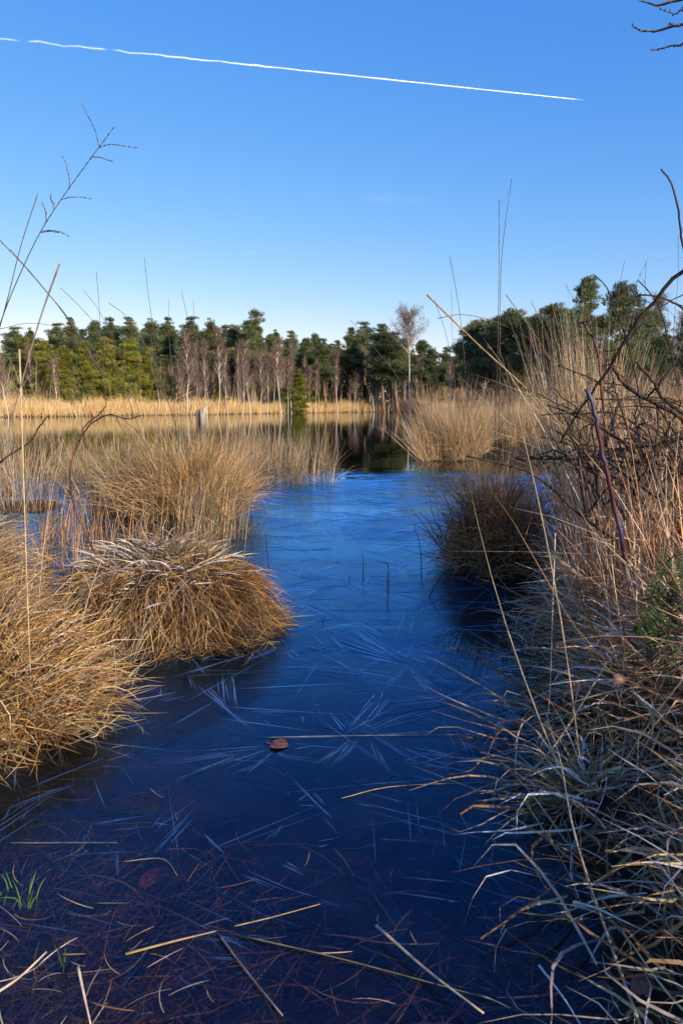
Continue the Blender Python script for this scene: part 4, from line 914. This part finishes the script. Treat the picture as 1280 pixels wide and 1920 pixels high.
cane([(1115,748,2.4),(1180,749,2.4),(1240,746,2.4),(1300,760,2.4)], .003, .004, 'level dark cane above the tangle at the right', None, 4)
# the tangle of the bramble bush itself
e = empty('bramble_bush', (1.15,2.45,.2)); o0 = np.array([1.15,2.45,.2])
for k in range(64):
    mb = MB()
    a = P(rng.uniform(1080,1330), rng.uniform(850,990), rng.uniform(2.3,3.0))
    b = P(rng.uniform(1000,1320), rng.uniform(690,900), rng.uniform(2.3,3.2))
    m = (a+b)/2+np.array([rng.normal()*.08, rng.normal()*.1, rng.uniform(.0,.14)])
    p = smooth_path([a,m,b],12)+rng.normal(size=(12,3))*.003
    cane_tube(mb, p, rng.uniform(.0025,.006), rng.uniform(.0012,.002), k<25, int(rng.integers(2,6)))
    mb.build('cane', M_cane if k%12 else M_redcane, e, smooth=True, origin=o0)
def leaf_mesh(mb, c, d, up, L, W, fold=.15, n=8, curl=.2):
    d = norm(np.array(d)); s = norm(np.cross(d,up)); u = np.cross(s,d)
    t = np.linspace(0,1,n); prof = np.sin(math.pi*t**.8)**.8*(1+.09*np.sin(t*40))
    mid = [np.array(c)+d*L*x+u*curl*L*math.sin(x*math.pi) for x in t]
    v=[]
    for x,m_,pf in zip(t,mid,prof):
        v += [m_-s*W*pf/2+u*fold*W*pf, m_, m_+s*W*pf/2+u*fold*W*pf*.8]
    q=[]
    for i in range(n-1):
        q += [(3*i,3*i+1,3*i+4,3*i+3),(3*i+1,3*i+2,3*i+5,3*i+4)]
    mb.add(v,q)
for k in range(9):
    mb = MB(); c = P(rng.uniform(940,1300), rng.uniform(720,900), rng.uniform(2.3,2.7))
    leaf_mesh(mb, c, rng.normal(size=3), rng.normal(size=3), rng.uniform(.02,.04), rng.uniform(.012,.024)); mb.build('leaf', M_leafgreen if k<5 else M_leafred, e, smooth=True, origin=o0)
tag(e, 'dense dark tangle of bramble canes over the straw at the right edge', 'bramble bush')
# shading tree on the right bank, with the bare branch that hangs into the top corner
def bare_tree(loc, H, label, seed, hang=None, nb=26, spread=1.0, lean=(0,0), cat='tree', twigd=9):
    global rng
    keep = rng; rng = np.random.default_rng(seed)
    e = empty('bare_tree', loc); o0 = np.array(loc,float)
    mb = MB(); zs = np.linspace(-.1,H,12); tp = np.stack([lean[0]*(zs/H)**1.5+.05*np.sin(zs*2), lean[1]*(zs/H)**1.5+.05*np.cos(zs*1.7), zs],-1)
    tube(mb, tp, np.linspace(.016*H,.003*H,12), 9); mb.build('trunk', M_greybark, e, smooth=True)
    cr = MB()
    for k in range(nb):
        f = rng.uniform(.12,1); z = f*H; s = np.array([np.interp(z,zs,tp[:,0]),np.interp(z,zs,tp[:,1]),z])
        a = rng.uniform(0,6.28); d = norm(np.array([math.cos(a),math.sin(a),rng.uniform(.2,1)])); L = H*.42*(1.15-f)*rng.uniform(.6,1.1)*spread+.3
        q=[s]
        for j in range(8): d = norm(d+rng.normal(size=3)*.18+np.array([0,0,.03])); q.append(q[-1]+d*L/8)
        q=np.array(q); tube(cr,q,np.linspace(.005*H*(1.2-f),.003,9),6,cap=False)
        for m in range(twigd):
            i = rng.integers(2,9); dd = norm(d+rng.normal(size=3)*.7); l = rng.uniform(.15,.5)*L*.5; w_=[q[i]]
            for j in range(4): dd = norm(dd+rng.normal(size=3)*.3); w_.append(w_[-1]+dd*l/4)
            tube(cr,w_,np.linspace(.006,.0025,5),4,cap=False)
            for m2 in range(3):
                d3 = norm(dd+rng.normal(size=3)*.7); c=w_[rng.integers(1,5)]; tube(cr,[c,c+d3*l*.3,c+norm(d3+rng.normal(size=3)*.3)*l*.55],[.003,.0025,.0015],4,cap=False)
    cr.build('crown', M_greybark, e, smooth=True)
    if hang:
        mb = MB()
        for pts_,r0,r1 in hang:
            p = smooth_path([P(*q) for q in pts_],18); p[1:-1]+=rng.normal(size=(16,3))*.002
            tube(mb,p,np.linspace(r0,r1,18),6)
            for i in range(5,18,2):
                c=p[i]; tube(mb,[c,c+rot_noise(1)[0]*.005,c+rot_noise(1)[0]*.010],[r1*.8,r1*1.5,r1*.3],5)
        mb.build('hanging_branch', M_greybark, e, smooth=True, origin=o0)
    rng = keep
    return tag(e, label, cat)
TX,TY = 4.1,.9
bare_tree((TX,TY,.2), 4.2, 'bare tree right of the frame whose twigs hang into the top right corner', 5, hang=[
  ([(2300,120,1.6),(1700,40,1.9),(1420,-40,2.1),(1290,-5,2.3),(1235,8,2.35),(1200,2,2.4)],.012,.0018),
  ([(1420,-40,2.1),(1330,20,2.3),(1280,45,2.35),(1225,58,2.4),(1195,56,2.4),(1184,46,2.42)],.006,.0016),
  ([(1420,-40,2.1),(1350,30,2.3),(1285,78,2.35),(1250,88,2.4),(1220,94,2.42)],.006,.0016),
  ([(1290,-5,2.3),(1275,20,2.3),(1262,25,2.35),(1236,16,2.37)],.0025,.0014),
  ([(1290,40,2.33),(1270,48,2.35),(1255,44,2.37)],.0022,.0014)], nb=34, spread=1.3, lean=(-.3,.3), twigd=10)

# ------------------------------------------------------------------ shade throwers behind and right of the camera
def shade_shrub(loc, Rr, H, n, label, seed):
    global rng
    keep=rng; rng=np.random.default_rng(seed)
    e = empty('unseen_shade_shrub', loc); mb=MB()
    for k in range(14):
        a=rng.uniform(0,6.28); d=norm(np.array([math.cos(a)*.5,math.sin(a)*.5,1])); q=[np.zeros(3)]
        for j in range(7): d=norm(d+rng.normal(size=3)*.15); q.append(q[-1]+d*H/8)
        tube(mb,q,np.linspace(.03,.006,8),6,cap=False)
    mb.build('stems', M_greybark, e, smooth=True)
    cr=MB(); d=rot_noise(n); rad=rng.random((n,1))**.4
    lump = 1+.22*np.sin(d[:,:1]*5+seed)*np.cos(d[:,1:2]*6)+.12*np.sin(d[:,2:3]*9)
    pos=d*rad*lump*np.array([Rr,Rr,H*.5])+np.array([0,0,H*.52]); pos=pos[pos[:,2]>.05]; n=len(pos)
    out=norm(rng.normal(size=(n,3))); sd_=norm(np.cross(out,rot_noise(n)))*.022
    v=np.stack([pos-sd_*.2,pos+out*.03-sd_,pos+out*.07,pos+out*.03+sd_],1).reshape(-1,3)
    cr.add(v,np.arange(4*n).reshape(-1,4),col=np.repeat(np.array([[.05,.085,.03]])*rng.uniform(.6,1.4,(n,1)),4,0))
    cr.build('foliage', M_needle, e); rng=keep
    return tag(e,label,'shrub')
shade_shrub((3.7,.75,.2),1.0,2.1,2700,'unseen shrub added right of the frame to shade the right bank',3)  # both shrubs are added out of view, leaf counts tuned for dappled shade
shade_shrub((3.1,-.75,.2),.75,1.5,1300,'lower unseen shrub added beside the camera to shade the foreground',4)
for i,(x,y,h,k) in enumerate([(26,-30,11,'dark'),(34,-22,10,'dark'),(15,-36,12,'open'),(-12,-30,9,'dark')]):
    tree(0,0,0,k,'pine behind the camera, outside the photo','pines behind the camera',1.0,xy=(x,y),hgt=h)

# ------------------------------------------------------------------ post, leaves, fern, shoots
p0 = P(381,880,6.3); top = P(381,768,6.3)
def post():
    e = empty('wooden_post', (p0[0],p0[1],0))
    for nm,(dx,dy,r,zt) in {'weathered_half':(.014,-.01,.028,top[2]),'dark_split_half':(-.032,.012,.022,top[2]-.03)}.items():  # darker left half paints the side turned away from the sun
        mb=MB(); zs=np.concatenate([np.linspace(-.3,zt-.02,14),[zt-.005,zt]]); ang=np.arange(14)/14*2*math.pi
        v=[]
        for i,z in enumerate(zs):
            for a in ang:
                rr=r*(1+.16*math.sin(a*3+.6)+.08*math.sin(a*7)+.05*math.sin(z*9+a*2))*(1 if i<14 else .8 if i==14 else .45)
                v.append((dx+rr*math.cos(a), dy+rr*math.sin(a), z+(.025*math.sin(a*2+1)+.02*math.sin(a*5) if i>12 else 0)))
        n1=14; i_=np.arange(len(zs)-1)[:,None]*n1; j=np.arange(n1)[None]; k=(j+1)%n1
        mb.add(v,np.stack([i_+j,i_+k,i_+n1+k,i_+n1+j],-1).reshape(-1,4)); 
        mb.add([v[(len(zs)-1)*n1+m] for m in range(n1)]+[(dx,dy,zt-.01)], t=[(n1,m,(m+1)%n1) for m in range(n1)])
        mb.build(nm, M_post if nm[0]=='w' else M_greybark, e, smooth=True)
    tag(e,'weathered fence post, shaded side painted darker, standing in the water among the reeds','post')
post()
mb=MB(); c=G(507,1394,.005); leaf_mesh(mb,c,(1,-.35,0),np.array([0,0,1.]),.058,.062,fold=.05,n=14,curl=.04)
tube(mb,[c,c+np.array([-.012,.004,.002]),c+np.array([-.022,.009,.0])],[.0012,.0010,.0008],5)
tag(mb.build('fallen_leaf',M_leafred,smooth=True),'single red-brown leaf frozen onto the ice in the middle of the channel','leaf')
def leaf_at(px,py,z,L,W,mat,label,d=(1,.3,.1),curl=.25):
    mb=MB(); c=G(px,py,z); leaf_mesh(mb,c,d,np.array([0.1,-.4,1.]),L,W,fold=.2*curl/.25,n=12,curl=curl); tag(mb.build('fallen_leaf',mat,smooth=True),label,'leaf')
leaf_at(1060,1290,.17,.06,.032,M_leafred,'purple-brown leaf caught in the frosted heap on the right bank')
leaf_at(1150,1288,.22,.05,.035,M_leaftan,'pale tan leaf on top of the frosted heap on the right bank',(.6,.3,.3))
leaf_at(1040,1440,.03,.05,.025,M_leaftan,'small orange curled leaf at the tip of the right bank',(.5,.6,.1))
leaf_at(1180,1860,.03,.05,.03,M_leafred,'brown leaf under frosty straws at the bottom right')
leaf_at(265,1665,-.025,.07,.035,M_leafred,'dull red leaf beneath the ice at the lower left',(.3,1,0),.02)
# fern
e = empty('fern', tuple(P(1255,1010,1.95))); o0=np.array(e.location)
M_fern = leaf_mat('fern_green',(.006,.014,.003),(.030,.060,.012))
for fr in [[(1252,1010,1.95),(1240,1070,1.9),(1228,1140,1.85),(1222,1195,1.82)],[(1262,1090,1.9),(1255,1160,1.85),(1250,1230,1.8),(1250,1300,1.78)],[(1285,1010,1.95),(1278,1080,1.9),(1268,1150,1.85)],[(1262,1040,1.92),(1225,1110,1.86),(1205,1170,1.83),(1190,1185,1.82)],[(1262,1080,1.92),(1235,1160,1.86),(1215,1215,1.83)]]:
    mb=MB(); p=smooth_path([P(*q) for q in fr],26); tube(mb,p,np.linspace(.0022,.0008,26),5)
    T=norm(np.gradient(p,axis=0))
    for i in range(2,26):
        s=norm(np.cross(T[i],np.array([0,1,.1]))); l=.036*math.sin(math.pi*(i/27)**.8)+.006
        for sg in (-1,1):
            leaf_mesh(mb,p[i],s*sg+T[i]*.45+np.array([0,-.15,-.1]),np.array([0,-1,.3])+rng.normal(size=3)*.35,l,.0065,fold=.1,n=6,curl=.05)
    mb.build('frond',M_fern,e,smooth=True,origin=o0)
tag(e,'dark green fern hanging over the right bank near the edge of the photo','fern')
# green shoots
def shoots(spots,label,n=7):
    g0=G(*spots[0],.0); e=empty('grass_shoots',tuple(g0)); mb=MB()
    for s in spots:
        g=G(s[0],s[1],.005); m=n; b=np.tile(g-g0,(m,1))+rng.normal(size=(m,3))*np.array([.012,.012,0])
        blades(mb,b,rng.uniform(0,6.28,m),rng.uniform(0,.4,m),rng.uniform(.3,1.1,m),rng.uniform(.03,.07,m),rng.uniform(.002,.003,m),palette(m,[((.10,.20,.03),3),((.18,.26,.05),1)]),seg=4)
    mb.build('shoot_blades',M_blade,e); tag(e,label,'grass shoots')
shoots([(1012,1510),(1040,1520),(1055,1500),(990,1540),(1010,1560)],'bright green grass shoots at the tip of the right bank')
shoots([(1080,1600),(1130,1590),(1145,1570),(1120,1680)],'green shoots among straws at the lower right',5)
shoots([(60,1700),(50,1690),(20,1670)],'pale green shoots breaking the ice at the lower left')
shoots([(125,1815)],'tiny green shoot near the bottom left edge',5)
shoots([(940,1200),(952,1140)],'thin green-brown shoot in the black water right of the channel',3)
# dark bent stems standing in the ice
for pts_,lb in [([(680,1080,0),(681,1062,.05),(679,1038,.11)],'short black stem standing in the ice mid channel'),
                ([(653,1090,0),(656,1078,.03)],'tiny dark stub left of the mid-channel stem'),
                ([(728,1090,0),(727,1060,.05),(720,1055,.075),(700,1052,.08)],'bent black stem curling left in mid channel'),
                ([(605,1165,0),(605,1153,.03)],'tiny dark stub in the ice below mid channel'),
                ([(726,1130,0),(727,1100,.04),(724,1082,.08)],'short black stem below the bent one'),
                ([(790,1090,0),(788,1030,.14),(775,985,.27)],'tall thin black stem left of the shaded tussock'),
                ([(800,1120,0),(826,1080,.08),(850,1060,.14)],'dark forked twig at the foot of the shaded tussock'),
                ([(505,1060,0),(500,1030,.08),(498,1000,.17)],'dark stem with a withered leaf right of the frosted tussock'),
                ([(940,1205,0),(944,1170,.06),(950,1130,.16)],'greenish bent stem in the black water right of the channel')]:
    p=[G(a,b,0)*np.array([1,1,0])+np.array([0,0,0]) for a,b,z in pts_]; b0=G(pts_[0][0],pts_[0][1])
    p=[P(a,b,b0[1]) for a,b,z in pts_]; p[0][2]=-.02
    mb=MB(); tube(mb,smooth_path(p,8) if len(p)>2 else p,np.linspace(.003,.0014,8 if len(p)>2 else 2),5,col=(.05,.04,.03))
    tag(mb.build('reed_stub',M_twig,smooth=True),lb,'reed stub')

# ------------------------------------------------------------------ vapour trail and thin clouds
def sky_mat(name, dens, scale, stretch, lo, hi, col=(.95,.95,.97)):
    m,n,out=newmat(name); lk=n.links.new
    tc=nd(n,'ShaderNodeTexCoord'); mp=nd(n,'ShaderNodeMapping'); mp.inputs['Scale'].default_value=stretch; lk(tc.outputs['Object'],mp.inputs['Vector'])
    nz=nd(n,'ShaderNodeTexNoise'); nz.inputs['Scale'].default_value=scale; nz.inputs['Detail'].default_value=6; lk(mp.outputs[0],nz.inputs['Vector'])
    mr=nd(n,'ShaderNodeMapRange'); mr.inputs['From Min'].default_value=lo; mr.inputs['From Max'].default_value=hi; lk(nz.outputs['Fac'],mr.inputs['Value'])
    at=nd(n,'ShaderNodeAttribute',attribute_name='tint'); sp_=nd(n,'ShaderNodeSeparateColor'); lk(at.outputs['Color'],sp_.inputs[0])
    mu=nd(n,'ShaderNodeMath',operation='MULTIPLY'); lk(mr.outputs[0],mu.inputs[0]); lk(sp_.outputs[0],mu.inputs[1])
    m2=nd(n,'ShaderNodeMath',operation='MULTIPLY'); m2.inputs[1].default_value=dens; m2.use_clamp=True; lk(mu.outputs[0],m2.inputs[0])
    df=nd(n,'ShaderNodeBsdfDiffuse'); df.inputs['Color'].default_value=(*col,1); tl=nd(n,'ShaderNodeBsdfTranslucent'); tl.inputs['Color'].default_value=(*col,1)
    ad=nd(n,'ShaderNodeAddShader'); lk(df.outputs[0],ad.inputs[0]); lk(tl.outputs[0],ad.inputs[1])
    tr=nd(n,'ShaderNodeBsdfTransparent'); mx=nd(n,'ShaderNodeMixShader'); lk(m2.outputs[0],mx.inputs[0]); lk(tr.outputs[0],mx.inputs[1]); lk(ad.outputs[0],mx.inputs[2]); lk(mx.outputs[0],out.inputs[0])
    return m
ALT=9500.
def skyp(px,py): return G(px,py,ALT)
A=skyp(1096,188); B=skyp(0,72); B=A+(B-A)*1.3
n=260; t=np.linspace(0,1,n); p=A+(B-A)*t[:,None]
dirn=norm(B-A); sidev=norm(np.cross(dirn,[0,0,1.]))
wav=(np.sin(t*150)+.7*np.sin(t*87+1)+.5*np.sin(t*260))*18*np.clip((t-.35)*2,0,1)
p=p+np.array([0,0,1.])*wav[:,None]+rng.normal(size=(n,3))*4*t[:,None]
r=(13+13*t)*(1+.15*np.sin(t*70))*np.clip(t/.03,.05,1)*(1.0)
dens=np.where((t>.735)&(t<.75)|(t>.638)&(t<.652),.0,1.)*np.interp(t,[0,.05,.5,.62,.75,1],[1,1,.8,.5,.4,.25])*(1-.3*np.clip(np.sin(t*120),0,1)*np.clip((t-.4)*3,0,1))
dens=np.convolve(dens,[.25,.5,.25],'same')
mb=MB(); k=np.repeat(dens,8)
for m_,kk in ((.4,.75),(.75,.4),(1.1,.2),(1.5,.1)):
    tube(mb,p,r*m_,8,cap=False); mb.c[-1]=np.stack([k*kk]*3,-1)
tag(mb.build('vapour_trail',sky_mat('vapour_trail',.42,.0015,(1,1,1),-.3,.6),smooth=True),'long white vapour trail broken at its left end, crossing the blue sky','vapour trail')
def wisp(px0,py0,px1,py1,wpx,dens,label):
    A=G(px0,py0,ALT); B=G(px1,py1,ALT); nn,mm=40,14
    u=np.linspace(0,1,nn)[:,None]; v=np.linspace(-1,1,mm)[None]
    pu=py0+(py1-py0)*u+0*v; px=px0+(px1-px0)*u+0*v; py=pu+v*wpx
    V=np.array([G(a,b,ALT+300*math.sin(a*.03)) for a,b in zip(px.ravel(),py.ravel())])
    k=(np.sin(math.pi*u)*(1-v**2)**1.5).ravel()
    i=np.arange(nn-1)[:,None]*mm+np.arange(mm-1)[None]
    mb=MB(); mb.add(V,np.stack([i,i+mm,i+mm+1,i+1],-1).reshape(-1,4),col=np.stack([k,k,k],-1))
    tag(mb.build('cloud',sky_mat('cirrus',dens,.0006,(1,.5,1),.4,.7),smooth=True),kind='structure')
wisp(640,372,860,372,16,.07,''); wisp(200,490,600,462,9,.10,''); wisp(500,576,720,574,6,.12,''); wisp(560,368,640,370,12,.08,'')
